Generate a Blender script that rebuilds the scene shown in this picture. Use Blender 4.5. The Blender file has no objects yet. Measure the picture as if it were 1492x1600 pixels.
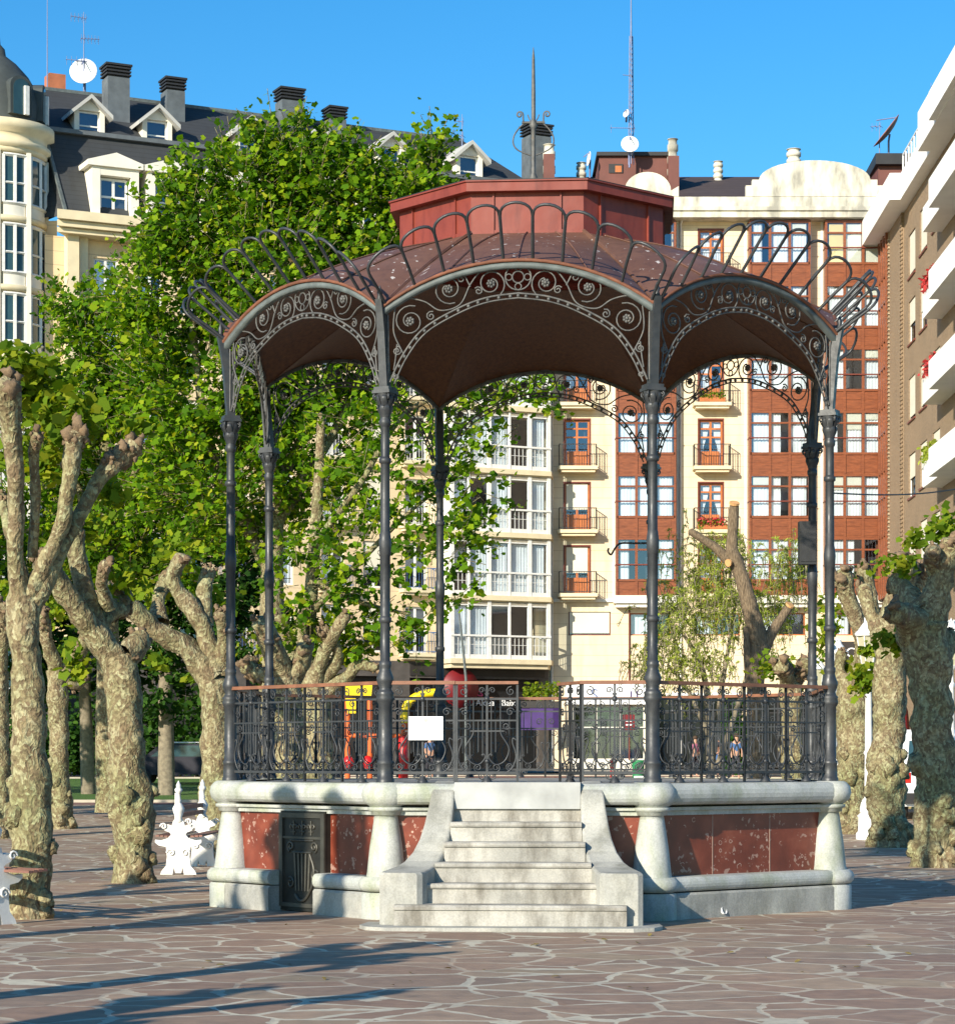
import bpy, math, random
import numpy as np
from mathutils import Vector, Matrix, noise
R = math.radians
random.seed(7); RNG = np.random.default_rng(11)
scene = bpy.context.scene
COL = scene.collection
# ------------------------------------------------------------------ camera, sky, sun, exposure
EYE, FPX, HX, HY = 1.6, 3750.0, 746.0, 1185.0      # metres, focal length / horizon in photo pixels (1492x1600)
cam_d = bpy.data.cameras.new('camera'); cam = bpy.data.objects.new('camera', cam_d); COL.objects.link(cam)
cam.location = (0, 0, EYE); cam.rotation_euler = (R(90), 0, 0)
cam_d.sensor_fit = 'HORIZONTAL'; cam_d.sensor_width = 36; cam_d.lens = 36*FPX/1492
cam_d.shift_y = (HY-800)/1492; cam_d.clip_start = 0.5; cam_d.clip_end = 2000
scene.camera = cam
SUN_AZ, SUN_EL = R(214), R(21)                      # azimuth clockwise from +Y (behind the camera, to the left)
w = bpy.data.worlds.new('World'); scene.world = w; w.use_nodes = True
nt = w.node_tree; nt.nodes.clear()
sky = nt.nodes.new('ShaderNodeTexSky'); sky.sky_type = 'NISHITA'; sky.sun_disc = False
sky.sun_elevation = SUN_EL; sky.sun_rotation = SUN_AZ; sky.dust_density = 0.3; sky.ozone_density = 3.0; sky.air_density = 1.0
hs = nt.nodes.new('ShaderNodeHueSaturation'); hs.inputs['Saturation'].default_value = 1.35; hs.inputs['Value'].default_value = 1.0
mx = nt.nodes.new('ShaderNodeMixRGB'); mx.blend_type = 'MULTIPLY'; mx.inputs[0].default_value = 1; mx.inputs[2].default_value = (1.04, 1.33, 1.35, 1)
bg = nt.nodes.new('ShaderNodeBackground'); bg.inputs[1].default_value = 0.088
ow = nt.nodes.new('ShaderNodeOutputWorld')
nt.links.new(sky.outputs[0], hs.inputs['Color']); nt.links.new(hs.outputs[0], mx.inputs[1]); nt.links.new(mx.outputs[0], bg.inputs[0]); nt.links.new(bg.outputs[0], ow.inputs[0])
sd = bpy.data.lights.new('sun', 'SUN'); sd.energy = 5.0; sd.angle = R(0.5); sd.color = (1.0, 0.90, 0.74)
so = bpy.data.objects.new('sun', sd); COL.objects.link(so)
sv = Vector((math.sin(SUN_AZ)*math.cos(SUN_EL), math.cos(SUN_AZ)*math.cos(SUN_EL), math.sin(SUN_EL)))
so.rotation_euler = (-sv).to_track_quat('-Z', 'Y').to_euler(); so.location = sv*60
vs = scene.view_settings; vs.view_transform = 'Standard'; vs.look = 'None'; vs.gamma = 1; vs.exposure = 0.66
scene.cycles.max_bounces = 6; scene.cycles.transparent_max_bounces = 12

# ------------------------------------------------------------------ materials
MATS = {}
def srgb(h):
    f = lambda c: c/12.92 if c <= .04045 else ((c+.055)/1.055)**2.4
    return tuple(f(c/255) for c in h)
class NB:
    def __init__(s, name):
        s.m = bpy.data.materials.new(name); s.m.use_nodes = True; s.t = s.m.node_tree
        s.b = s.t.nodes['Principled BSDF']; s.o = s.t.nodes['Material Output']
        s.tc = s.n('TexCoord')
    def n(s, typ, **kw):
        nd = s.t.nodes.new('ShaderNode'+typ)
        for k, v in kw.items():
            if hasattr(nd, k) and not k[0].isupper(): setattr(nd, k, v)
            else: nd.inputs[k.replace('_', ' ')].default_value = v
        return nd
    def l(s, a, b): s.t.links.new(a, b)
    def noise(s, scale, detail=4, vec=None, rough=.55):
        nd = s.n('TexNoise'); nd.inputs['Scale'].default_value = scale; nd.inputs['Detail'].default_value = detail; nd.inputs['Roughness'].default_value = rough
        s.l(vec if vec else s.tc.outputs['Object'], nd.inputs['Vector']); return nd.outputs['Fac']
    def mapping(s, scale=(1, 1, 1), rot=(0, 0, 0)):
        nd = s.n('Mapping'); nd.inputs['Scale'].default_value = scale; nd.inputs['Rotation'].default_value = rot
        s.l(s.tc.outputs['Object'], nd.inputs['Vector']); return nd.outputs[0]
    def ramp(s, fac, stops):
        nd = s.n('ValToRGB'); cr = nd.color_ramp
        while len(cr.elements) > 1: cr.elements.remove(cr.elements[-1])
        cr.elements[0].position = stops[0][0]; cr.elements[0].color = tuple(stops[0][1])+(1,)
        for p, c in stops[1:]:
            e = cr.elements.new(p); e.color = tuple(c)+(1,)
        s.l(fac, nd.inputs[0]); return nd.outputs[0]
    def mix(s, fac, a, b, mode='MIX'):
        nd = s.n('MixRGB'); nd.blend_type = mode
        for i, v in ((0, fac), (1, a), (2, b)):
            if isinstance(v, (int, float)): nd.inputs[i].default_value = v
            elif isinstance(v, tuple): nd.inputs[i].default_value = v+(1,) if len(v) == 3 else v
            else: s.l(v, nd.inputs[i])
        return nd.outputs[0]
    def math(s, op, a, b=0.0):
        nd = s.n('Math'); nd.operation = op
        for i, v in ((0, a), (1, b)):
            if isinstance(v, (int, float)): nd.inputs[i].default_value = v
            else: s.l(v, nd.inputs[i])
        return nd.outputs[0]
    def fin(s, col, rough=.7, metal=0, bump=None, bs=.3, bd=.02, spec=None):
        if isinstance(col, tuple): s.b.inputs['Base Color'].default_value = col+(1,)
        else: s.l(col, s.b.inputs['Base Color'])
        if isinstance(rough, (int, float)): s.b.inputs['Roughness'].default_value = rough
        else: s.l(rough, s.b.inputs['Roughness'])
        s.b.inputs['Metallic'].default_value = metal
        if spec is not None: s.b.inputs['Specular IOR Level'].default_value = spec
        if bump is not None:
            bn = s.n('Bump'); bn.inputs['Strength'].default_value = bs; bn.inputs['Distance'].default_value = bd
            s.l(bump, bn.inputs['Height']); s.l(bn.outputs[0], s.b.inputs['Normal'])
        MATS[s.m.name] = s.m; return s.m
def mul(c, k): return tuple(x*k for x in c)
def plain(name, c, rough=.6, var=.18, scale=3.0, metal=0, bs=.15, spec=None):
    n = NB(name); f = n.noise(scale, 5)
    return n.fin(n.ramp(f, [(.3, mul(c, 1-var)), (.7, mul(c, 1+var))]), rough, metal, n.noise(scale*8, 3), bs, .01, spec)
def sep(n, vec=None):
    nd = n.n('SeparateXYZ'); n.l(vec or n.tc.outputs['Object'], nd.inputs[0]); return nd.outputs
# crazy paving
n = NB('crazy_paving')
wv = n.n('TexNoise'); wv.inputs['Scale'].default_value = 1.3; wv.inputs['Detail'].default_value = 3; n.l(n.tc.outputs['Object'], wv.inputs['Vector'])
sub = n.mix(.24, n.tc.outputs['Object'], wv.outputs['Color'], 'ADD')
vd = n.n('TexVoronoi', feature='DISTANCE_TO_EDGE'); vd.inputs['Scale'].default_value = 1.55; n.l(sub, vd.inputs['Vector'])
vc = n.n('TexVoronoi', feature='F1'); vc.inputs['Scale'].default_value = 1.55; n.l(sub, vc.inputs['Vector'])
sc_ = sep(n, vc.outputs['Color'])
stone = n.ramp(sc_[0], [(0, (.28, .185, .13)), (.35, (.33, .225, .158)), (.6, (.27, .195, .142)), (.8, (.37, .265, .185)), (1, (.31, .24, .162))])
stone = n.mix(.55, stone, n.ramp(n.noise(5, 6), [(.3, (.6, .6, .6)), (.7, (1.25, 1.2, 1.15))]), 'MULTIPLY')
wid = n.math('ADD', n.math('MULTIPLY', n.noise(3.2, 5), .15), -.038)
jm = n.math('LESS_THAN', vd.outputs['Distance'], wid)
jm2 = n.math('MULTIPLY', jm, n.ramp(n.noise(.45, 3), [(.38, (.35, .35, .35)), (.55, (1, 1, 1))]))
joint = n.ramp(n.noise(9, 4), [(.3, (.46, .42, .32)), (.7, (.62, .57, .44))])
col = n.mix(jm2, stone, joint)
col = n.mix(.7, col, n.ramp(n.noise(.33, 4), [(.35, (.78, .78, .8)), (.65, (1.12, 1.08, 1.02))]), 'MULTIPLY')
n.fin(col, n.ramp(n.noise(4, 3), [(.3, (.55,)*3), (.7, (.8,)*3)]), 0, n.math('ADD', n.math('MULTIPLY', n.math('MINIMUM', vd.outputs['Distance'], .05), 12), n.noise(14, 4)), .35, .01)
# stones
def stonemat(name, a, b, stain, ss=1.0):
    n = NB(name); g = n.ramp(n.noise(2.2*ss, 7), [(.32, a), (.68, b)])
    st = n.ramp(n.noise(1.3*ss, 7, n.mapping((2.4, 2.4, .9)), .65), [(.44, (1, 1, 1)), (.66, stain)])
    sp = n.ramp(n.noise(60, 2), [(.4, (.9, .9, .9)), (.6, (1.06, 1.06, 1.06))])
    return n.fin(n.mix(1, n.mix(1, g, st, 'MULTIPLY'), sp, 'MULTIPLY'), .7, 0, n.noise(30, 4), .25, .01)
stonemat('pale_marble', (.32, .34, .335), (.50, .51, .475), (.66, .70, .55))
stonemat('step_stone', (.27, .265, .24), (.44, .425, .38), (.42, .40, .37))
stonemat('ashlar_stone', (.26, .265, .25), (.42, .415, .37), (.6, .6, .57))
n = NB('red_marble')
base = n.ramp(n.noise(3.5, 7), [(.3, (.115, .024, .014)), (.55, (.185, .040, .022)), (.75, (.25, .070, .040))])
v1 = n.n('TexVoronoi', feature='F1'); v1.inputs['Scale'].default_value = 9; n.l(n.mix(.25, n.tc.outputs['Object'], wv.outputs['Color'] if False else n.tc.outputs['Object'], 'ADD'), v1.inputs['Vector'])
nz = n.noise(16, 5); cl = n.noise(1.9, 3)
spk = n.math('MULTIPLY', n.math('GREATER_THAN', nz, .60), n.math('GREATER_THAN', cl, .47))
ring = n.math('MULTIPLY', n.math('LESS_THAN', n.math('ABSOLUTE', n.math('SUBTRACT', v1.outputs['Distance'], .24)), .03), n.math('GREATER_THAN', n.noise(3.1, 4), .57))
mk = n.math('MAXIMUM', n.math('MULTIPLY', spk, .5), n.math('MULTIPLY', ring, .8))
n.fin(n.mix(mk, base, (.50, .36, .29)), .3)
plain('mortar_line', (.35, .25, .2), .8)
n = NB('iron_paint'); f = n.noise(7, 5)
n.fin(n.ramp(f, [(.3, (.028, .032, .037)), (.75, (.060, .064, .068))]), n.ramp(n.noise(11, 4), [(.3, (.36,)*3), (.7, (.62,)*3)]), .25, n.noise(40, 3), .2, .005)
plain('iron_black', (.018, .018, .019), .5, .3, 9)
n = NB('iron_light'); n.fin(n.ramp(n.noise(14, 5), [(.3, (.055, .056, .056)), (.62, (.12, .12, .115)), (.8, (.14, .09, .055))]), .6, .2, n.noise(50, 3), .2, .004)
plain('rust_edge', (.15, .055, .028), .75, .4, 6)
plain('band_grey', (.10, .12, .12), .6, .3, 7)
def coppermat(name, a, b, dirt, speck):
    n = NB(name); g = n.ramp(n.noise(1.6, 5), [(.3, a), (.7, b)])
    st = n.ramp(n.noise(3, 6, n.mapping((4, 4, 1))), [(.5, (1, 1, 1)), (.75, dirt)])
    g = n.mix(1, g, st, 'MULTIPLY')
    sm = n.math('MULTIPLY', n.math('GREATER_THAN', n.noise(11, 5), .66), speck)
    return n.fin(n.mix(sm, g, (.55, .52, .5)), .55, .0, n.noise(2.5, 2), .5, .03)
coppermat('roof_sheet', (.095, .044, .029), (.145, .074, .050), (.7, .72, .75), .75)
coppermat('drum_sheet', (.15, .023, .014), (.215, .038, .022), (.7, .6, .6), .0)
n = NB('ceiling_boards'); p = sep(n)
g = n.ramp(n.noise(2.5, 5, n.mapping((9, 9, .6))), [(.3, (.060, .023, .008)), (.7, (.13, .052, .016))])
n.fin(g, .45, 0, n.noise(12, 2, n.mapping((6, 6, .5))), .3, .01)
plain('handrail_brown', (.20, .085, .045), .5, .25, 8)
plain('bronze', (.075, .072, .060), .45, .3, 6, .5)
plain('bronze_dark', (.03, .03, .026), .5, .3, 6, .5)
n = NB('plane_bark')
vb = n.n('TexVoronoi', feature='F1'); vb.inputs['Scale'].default_value = 21; vb.inputs['Randomness'].default_value = 1
wn = n.n('TexNoise'); wn.inputs['Scale'].default_value = 5; wn.inputs['Detail'].default_value = 4; n.l(n.mapping((1, 1, .7)), wn.inputs['Vector'])
n.l(n.mix(.35, n.mapping((1, 1, .7)), wn.outputs['Color'], 'ADD'), vb.inputs['Vector'])
c0 = sep(n, vb.outputs['Color'])[0]
pal = n.ramp(c0, [(0, (.175, .135, .085)), (.25, (.22, .185, .115)), (.5, (.28, .255, .165)), (.74, (.34, .325, .225)), (.92, (.15, .11, .07))])
pal.node.color_ramp.interpolation = 'CONSTANT'
fine = n.ramp(n.noise(22, 6), [(.3, (.5, .46, .4)), (.62, (1.12, 1.1, 1.02))])
big = n.ramp(n.noise(1.2, 4), [(.35, (.85, .95, .75)), (.65, (1.05, 1.0, .95))])
n.fin(n.mix(1, n.mix(1, pal, fine, 'MULTIPLY'), big, 'MULTIPLY'), .85, 0, n.math('ADD', n.noise(18, 5), vb.outputs['Distance']), .6, .03)
plain('knuckle_bark', (.175, .12, .07), .9, .45, 14, 0, .8)
n = NB('furrowed_bark'); f = n.noise(4, 6, n.mapping((14, 14, 1.6)))
n.fin(n.ramp(f, [(.35, (.07, .048, .028)), (.6, (.23, .17, .105))]), .9, 0, f, .9, .04)
plain('cut_wood', (.55, .30, .12), .8, .15, 10)
plain('limb_grey', (.20, .17, .12), .9, .35, 9, 0, .5)
def leafmat(name, stops, trans=.45):
    n = NB(name); g = n.n('NewGeometry')
    c = n.ramp(g.outputs['Random Per Island'], stops)
    c = n.mix(.6, c, n.ramp(n.noise(.8, 3), [(.35, (.75, .8, .7)), (.65, (1.2, 1.15, 1.1))]), 'MULTIPLY')
    n.fin(c, .75, 0, None, spec=.15)
    tr = n.n('BsdfTranslucent'); n.l(n.mix(1, c, (1.5, 1.45, .5), 'MULTIPLY'), tr.inputs[0])
    ms = n.n('MixShader'); ms.inputs[0].default_value = trans
    n.l(n.b.outputs[0], ms.inputs[1]); n.l(tr.outputs[0], ms.inputs[2]); n.l(ms.outputs[0], n.o.inputs[0])
    return n.m
leafmat('plane_leaf', [(0, (.030, .085, .004)), (.35, (.075, .18, .006)), (.7, (.16, .30, .008)), (.92, (.28, .38, .012)), (1, (.38, .40, .03))])
leafmat('tuft_leaf', [(0, (.09, .17, .012)), (.5, (.17, .26, .015)), (1, (.28, .30, .02))])
leafmat('dark_leaf', [(0, (.015, .05, .008)), (.6, (.03, .085, .010)), (1, (.05, .12, .012))], .3)  # green darkened to stand for unlit foliage at the left; the hedge shares it
leafmat('willow_leaf', [(0, (.26, .34, .05)), (.6, (.38, .46, .08)), (1, (.50, .55, .12))], .5)
n = NB('lawn'); n.fin(n.ramp(n.noise(6, 6), [(.3, (.035, .10, .008)), (.7, (.09, .20, .015))]), .9, 0, n.noise(60, 3), .8, .05)
plain('asphalt', (.055, .055, .056), .9, .2, 5)
plain('red_path', (.22, .11, .085), .85, .2, 2)
plain('kerb_stone', (.42, .38, .30), .8, .15, 2)
plain('sand_yellow', (.45, .34, .15), .9, .15, 3)
# facade materials
def coursed(name, c, dark, pitch, lw=.05, vj=0):
    n = NB(name); z = sep(n)[2]
    fr = n.math('FRACT', n.math('DIVIDE', z, pitch)); ln = n.math('LESS_THAN', fr, lw)
    g = n.ramp(n.noise(.7, 5), [(.3, mul(c, .88)), (.7, mul(c, 1.08))])
    st = n.ramp(n.noise(1.4, 5, n.mapping((1.5, 1.5, .25))), [(.5, (1, 1, 1)), (.78, (.82, .78, .72))])
    return n.fin(n.mix(n.math('MULTIPLY', ln, .6), n.mix(1, g, st, 'MULTIPLY'), dark), .8)
coursed('cream_render', (.72, .60, .42), (.35, .25, .15), .49)
coursed('beige_render', (.68, .54, .34), (.33, .24, .16), .58)
n = NB('stained_render'); g = n.ramp(n.noise(1.2, 6, n.mapping((1.3, 1, .5))), [(.36, (.28, .27, .23)), (.55, (.60, .57, .47)), (.8, (.68, .65, .56))])
n.fin(g, .85)
plain('cornice_cream', (.66, .57, .38), .8, .12, 1.5)
plain('pale_stone', (.72, .69, .60), .75, .1, 1.5)
plain('white_paint', (.70, .70, .67), .45, .10, 6)
plain('white_render', (.86, .86, .84), .7, .05, 1)
plain('soffit_grey', (.42, .42, .40), .8, .1, 1)
n = NB('bay_wood'); g = n.ramp(n.noise(3, 5, n.mapping((1, 1, 5))), [(.3, (.145, .040, .014)), (.7, (.24, .070, .024))])
n.fin(g, .42)
plain('door_wood', (.42, .13, .035), .45, .2, 4)
plain('frame_maroon', (.14, .028, .016), .45, .2, 3)
n = NB('brick_wall'); bk = n.n('TexBrick'); bk.inputs['Scale'].default_value = 4.2; bk.inputs['Color1'].default_value = (.24, .165, .10, 1); bk.inputs['Color2'].default_value = (.17, .115, .068, 1); bk.inputs['Mortar'].default_value = (.40, .32, .22, 1); bk.inputs['Mortar Size'].default_value = .02
n.l(n.mapping((1, 1, 1), (R(90), 0, 0)), bk.inputs['Vector'])
n.fin(n.mix(.6, bk.outputs[0], n.ramp(n.noise(.6, 4), [(.3, (.8, .8, .8)), (.7, (1.15, 1.12, 1.1))]), 'MULTIPLY'), .85)
coursed('slate_roof', (.036, .040, .044), (.02, .02, .022), .22, .14)
coursed('brown_roof', (.060, .042, .038), (.03, .02, .02), .3, .12)
plain('slate_block', (.10, .115, .125), .6, .25, 2)
plain('penthouse_paint', (.13, .045, .035), .7, .2, 1)
plain('orange_brick', (.38, .13, .06), .8, .2, 2)
plain('black_cap', (.02, .02, .022), .6, .2, 2)
plain('verdigris', (.045, .055, .055), .7, .25, 1.5)
n = NB('window_glass')
gl = n.n('BsdfGlossy'); gl.inputs[0].default_value = (.75, .85, 1, 1); gl.inputs[1].default_value = .04
tr = n.n('BsdfTransparent'); tr.inputs[0].default_value = (.86, .92, .95, 1)
ms = n.n('MixShader'); ms.inputs[0].default_value = .17; n.l(tr.outputs[0], ms.inputs[1]); n.l(gl.outputs[0], ms.inputs[2]); n.l(ms.outputs[0], n.o.inputs[0])
MATS['window_glass'] = n.m
plain('room_dark', (.035, .035, .045), .9, .2, 1)
n = NB('curtain_cloth'); n.fin(n.ramp(n.noise(3, 3, n.mapping((1, 1, .15))), [(.3, (.60, .62, .64)), (.7, (.86, .87, .88))]), .9)
plain('blind_cream', (.66, .63, .52), .8, .06, 1)
plain('blind_yellow', (.75, .55, .20), .8, .08, 1)
plain('sign_white', (.82, .83, .84), .5, .03, 2)
plain('sign_red', (.16, .008, .012), .5, .1, 2)  # red darkened to carry the shade over the round sign
plain('litter_leaf', (.20, .15, .04), .8, .5, 9)
plain('slide_red', (.62, .012, .012), .35, .1, 2)
plain('play_yellow', (.80, .58, .01), .35, .06, 2)
plain('awning_purple', (.050, .022, .13), .7, .2, 2)
plain('shade_painted_wall', (.085, .075, .068), .6, .3, 2)  # tree shade painted into the left building's ground-floor wall colour
n = NB('shop_glass'); n.fin((.012, .014, .016), .12, 0, None, spec=.35)
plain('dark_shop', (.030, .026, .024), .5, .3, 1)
plain('pink_paint', (.75, .06, .22), .5, .1, 2)
plain('lamp_glass', (.42, .40, .27), .3, .05, 2)
plain('van_paint', (.72, .74, .76), .25, .03, 1)
plain('van_glass', (.03, .07, .085), .08, .2, 1)
plain('tyre', (.02, .02, .02), .8)
plain('tail_red', (.45, .02, .01), .25)
plain('seat_wood', (.20, .095, .07), .6, .25, 5)
plain('skin', (.50, .28, .19), .6, .05)
plain('cloth_blue', (.05, .12, .28), .9); plain('cloth_dark', (.03, .03, .04), .9); plain('cloth_red', (.55, .02, .02), .9); plain('hair_brown', (.06, .035, .02), .8); plain('cloth_pink', (.45, .15, .25), .9)
plain('bin_green', (.03, .22, .09), .5); plain('flower_red', (.42, .03, .03), .7, .3, 20); plain('mast_grey', (.16, .20, .34), .5); plain('dish_white', (.78, .78, .76), .5, .05)
plain('dish_brown', (.28, .13, .10), .6); plain('cable_black', (.012, .014, .014), .6); plain('speaker_black', (.016, .018, .019), .6); plain('orange_cloth', (.65, .12, .02), .7)
plain('scum_stone', (.36, .37, .36), .8, .2, 3)

# ------------------------------------------------------------------ mesh builder
class MB:
    def __init__(s, M=None): s.v = []; s.f = []; s.sm = []; s.M = M
    def add(s, vs_, fs, smooth=False):
        o = len(s.v); s.v += [tuple(p) for p in vs_]; s.f += [tuple(i+o for i in f) for f in fs]; s.sm += [smooth]*len(fs)
    def box(s, x0, x1, y0, y1, z0, z1):
        s.hexa([(x0, y0), (x1, y0), (x1, y1), (x0, y1)], z0, z1)
    def hexa(s, poly, z0, z1, smooth=False):
        k = len(poly); z0 = z0 if hasattr(z0, '__len__') else [z0]*k; z1 = z1 if hasattr(z1, '__len__') else [z1]*k
        s.add([(p[0], p[1], z) for p, z in zip(poly, z0)]+[(p[0], p[1], z) for p, z in zip(poly, z1)],
              [tuple(range(k-1, -1, -1)), tuple(range(k, 2*k))])
        s.add([(p[0], p[1], z) for p, z in zip(poly, z0)]+[(p[0], p[1], z) for p, z in zip(poly, z1)],
              [(i, (i+1) % k, (i+1) % k+k, i+k) for i in range(k)], smooth)
    def slab(s, poly, y0, y1):          # polygon in x,z extruded along y
        k = len(poly)
        s.add([(p[0], y0, p[1]) for p in poly]+[(p[0], y1, p[1]) for p in poly],
              [tuple(range(k)), tuple(range(2*k-1, k-1, -1))]+[(i+k, (i+1) % k+k, (i+1) % k, i) for i in range(k)])
    def bar(s, a, b, w, h=None, up=(0, 0, 1)):
        a = Vector(a); b = Vector(b); d = (b-a).normalized(); upv = Vector(up)
        sd_ = d.cross(upv)
        if sd_.length < 1e-4: sd_ = d.cross(Vector((1, 0, 0)))
        sd_.normalize(); u = sd_.cross(d).normalized(); h = h or w
        c = [sd_*(w/2)*i+u*(h/2)*j for i, j in ((-1, -1), (1, -1), (1, 1), (-1, 1))]
        s.add([a+q for q in c]+[b+q for q in c], [(3, 2, 1, 0), (4, 5, 6, 7)]+[(i, (i+1) % 4, (i+1) % 4+4, i+4) for i in range(4)])
    def tube(s, pts, r, n=6, cap=True, smooth=True, closed=False):
        pts = [Vector(p) for p in pts]; m = len(pts)
        rs = r if hasattr(r, '__len__') else [r]*m
        prev = None; rings = []
        for i in range(m):
            a = pts[i-1] if (i > 0 or closed) else pts[i]; b = pts[(i+1) % m] if (i < m-1 or closed) else pts[i]
            d = (b-a)
            if d.length < 1e-9: d = Vector((0, 0, 1))
            d.normalize()
            if prev is None:
                u = d.orthogonal().normalized()
                if abs(d.z) < .9: u = d.cross(Vector((0, 0, 1))).normalized()
            else:
                u = prev-d*prev.dot(d)
                if u.length < 1e-6: u = d.orthogonal()
                u.normalize()
            prev = u; v = d.cross(u)
            rings.append([pts[i]+(u*math.cos(2*math.pi*j/n)+v*math.sin(2*math.pi*j/n))*rs[i] for j in range(n)])
        vs_ = [p for rg in rings for p in rg]; fs = []
        for i in range(m-1 if not closed else m):
            for j in range(n):
                a = i*n+j; b = i*n+(j+1) % n; c = ((i+1) % m)*n+(j+1) % n; d = ((i+1) % m)*n+j
                fs.append((a, b, c, d))
        s.add(vs_, fs, smooth)
        if cap and not closed:
            s.add(rings[0], [tuple(range(n-1, -1, -1))]); s.add(rings[-1], [tuple(range(n))])
    def lathe(s, prof, c=(0, 0, 0), n=20, flute=None, smooth=True, a0=0, a1=2*math.pi, sq=1.0):
        full = abs(a1-a0-2*math.pi) < 1e-6; cnt = n if full else n+1
        vs_ = []
        for i, (r, z) in enumerate(prof):
            fl = flute[i] if flute else 0
            for j in range(cnt):
                a = a0+(a1-a0)*j/n; rr = r*(1-fl*(j % 2))
                vs_.append((c[0]+rr*math.cos(a), c[1]+rr*math.sin(a)*sq, c[2]+z))
        fs = []
        for i in range(len(prof)-1):
            for j in range(n):
                b = (j+1) % cnt if full else j+1
                fs.append((i*cnt+j, i*cnt+b, (i+1)*cnt+b, (i+1)*cnt+j))
        s.add(vs_, fs, smooth)
        if full:
            if prof[0][0] > 1e-4: s.add(vs_[:cnt], [tuple(range(cnt-1, -1, -1))])
            if prof[-1][0] > 1e-4: s.add(vs_[-cnt:], [tuple(range(cnt))])
    def ball(s, c, r, n=10, sz=1.0, rough=0):
        prof = [(max(1e-5, math.sin(math.pi*i/(n//2+2))), -math.cos(math.pi*i/(n//2+2))) for i in range(n//2+3)]
        vs_ = []; m = len(prof)
        for (pr, pz) in prof:
            for j in range(n):
                a = 2*math.pi*j/n; d = Vector((pr*math.cos(a), pr*math.sin(a), pz))
                k = 1+(rough*noise.noise(d*2.2+Vector(c)*3) if rough else 0)
                vs_.append((c[0]+d.x*r*k, c[1]+d.y*r*k, c[2]+d.z*r*k*sz))
        s.add(vs_, [(i*n+j, i*n+(j+1) % n, (i+1)*n+(j+1) % n, (i+1)*n+j) for i in range(m-1) for j in range(n)], True)
    def sheet(s, rows, smooth=True):
        m = len(rows[0]); vs_ = [p for r_ in rows for p in r_]
        s.add(vs_, [(i*m+j, i*m+j+1, (i+1)*m+j+1, (i+1)*m+j) for i in range(len(rows)-1) for j in range(m-1)], smooth)
    def arr(s, V, F, smooth=False): s.add([tuple(p) for p in V], [tuple(f) for f in F], smooth)
    def build(s, name, mat, parent=None, M=None):
        me = bpy.data.meshes.new(name)
        M = M or s.M
        v = [tuple(M @ Vector(p)) for p in s.v] if M else s.v
        me.from_pydata(v, [], s.f); me.polygons.foreach_set('use_smooth', s.sm)
        me.materials.append(MATS[mat]); me.update()
        o = bpy.data.objects.new(name, me); COL.objects.link(o)
        if parent: o.parent = parent
        return o
def tag(o, label=None, cat=None, group=None, kind=None):
    if label: o['label'] = label
    if cat: o['category'] = cat
    if group: o['group'] = group
    if kind: o['kind'] = kind
    return o
def thing(name, label, cat, loc=(0, 0, 0), rz=0, group=None):
    o = bpy.data.objects.new(name, None); o.empty_display_size = .2; COL.objects.link(o)
    o.location = loc; o.rotation_euler = (0, 0, rz); return tag(o, label, cat, group)
def copy_tree(o, parent=None):
    c = o.copy(); COL.objects.link(c)
    if parent: c.parent = parent
    for ch in list(o.children): copy_tree(ch, c)
    return c
def ground(y):                       # the square is level, the street beyond lies about a metre higher
    t = min(max((y-42)/(104-42), 0), 1); return 1.0*t
def S(px, py, d): return Vector(((px-HX)/FPX*d, d, EYE+(HY-py)/FPX*d))
def ray_plane(px, A, ang):           # distance along a vertical facade plane seen at photo column px
    k = (px-HX)/FPX; c, s_ = math.cos(ang), math.sin(ang)
    return (k*A[1]-A[0])/(c-k*s_)
def zat(py, y): return EYE+(HY-py)/FPX*y
def text_mesh(txt, size, mat, parent, loc, rot=(R(90), 0, 0), name='lettering', depth=.01, align='CENTER', sx=1.0):
    cu = bpy.data.curves.new(name, 'FONT'); cu.body = txt; cu.size = size; cu.extrude = depth; cu.align_x = align
    t = bpy.data.objects.new(name, cu); me = bpy.data.meshes.new_from_object(t); bpy.data.objects.remove(t)
    me.transform(Matrix.Translation(loc) @ Matrix.Rotation(rot[2], 4, 'Z') @ Matrix.Rotation(rot[0], 4, 'X') @ Matrix.Scale(sx, 4, (1, 0, 0)))
    me.materials.append(MATS[mat]); o = bpy.data.objects.new(name, me); COL.objects.link(o); o.parent = parent; return o
def catmull(pts, k=6):
    out = []; n_ = len(pts)
    for i in range(n_-1):
        p0, p1, p2, p3 = pts[max(i-1, 0)], pts[i], pts[i+1], pts[min(i+2, n_-1)]
        for j in range(k):
            t = j/k
            out.append(tuple(.5*((2*b)+(-a+c)*t+(2*a-5*b+4*c-d)*t*t+(-a+3*b-3*c+d)*t**3) for a, b, c, d in zip(p0, p1, p2, p3)))
    out.append(tuple(pts[-1])); return out
def spiral(cx, cz, r0, r1, a0, turns, n=16):
    return [(cx+(r0+(r1-r0)*i/n)*math.cos(a0+turns*2*math.pi*i/n), cz+(r0+(r1-r0)*i/n)*math.sin(a0+turns*2*math.pi*i/n)) for i in range(n+1)]
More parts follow.
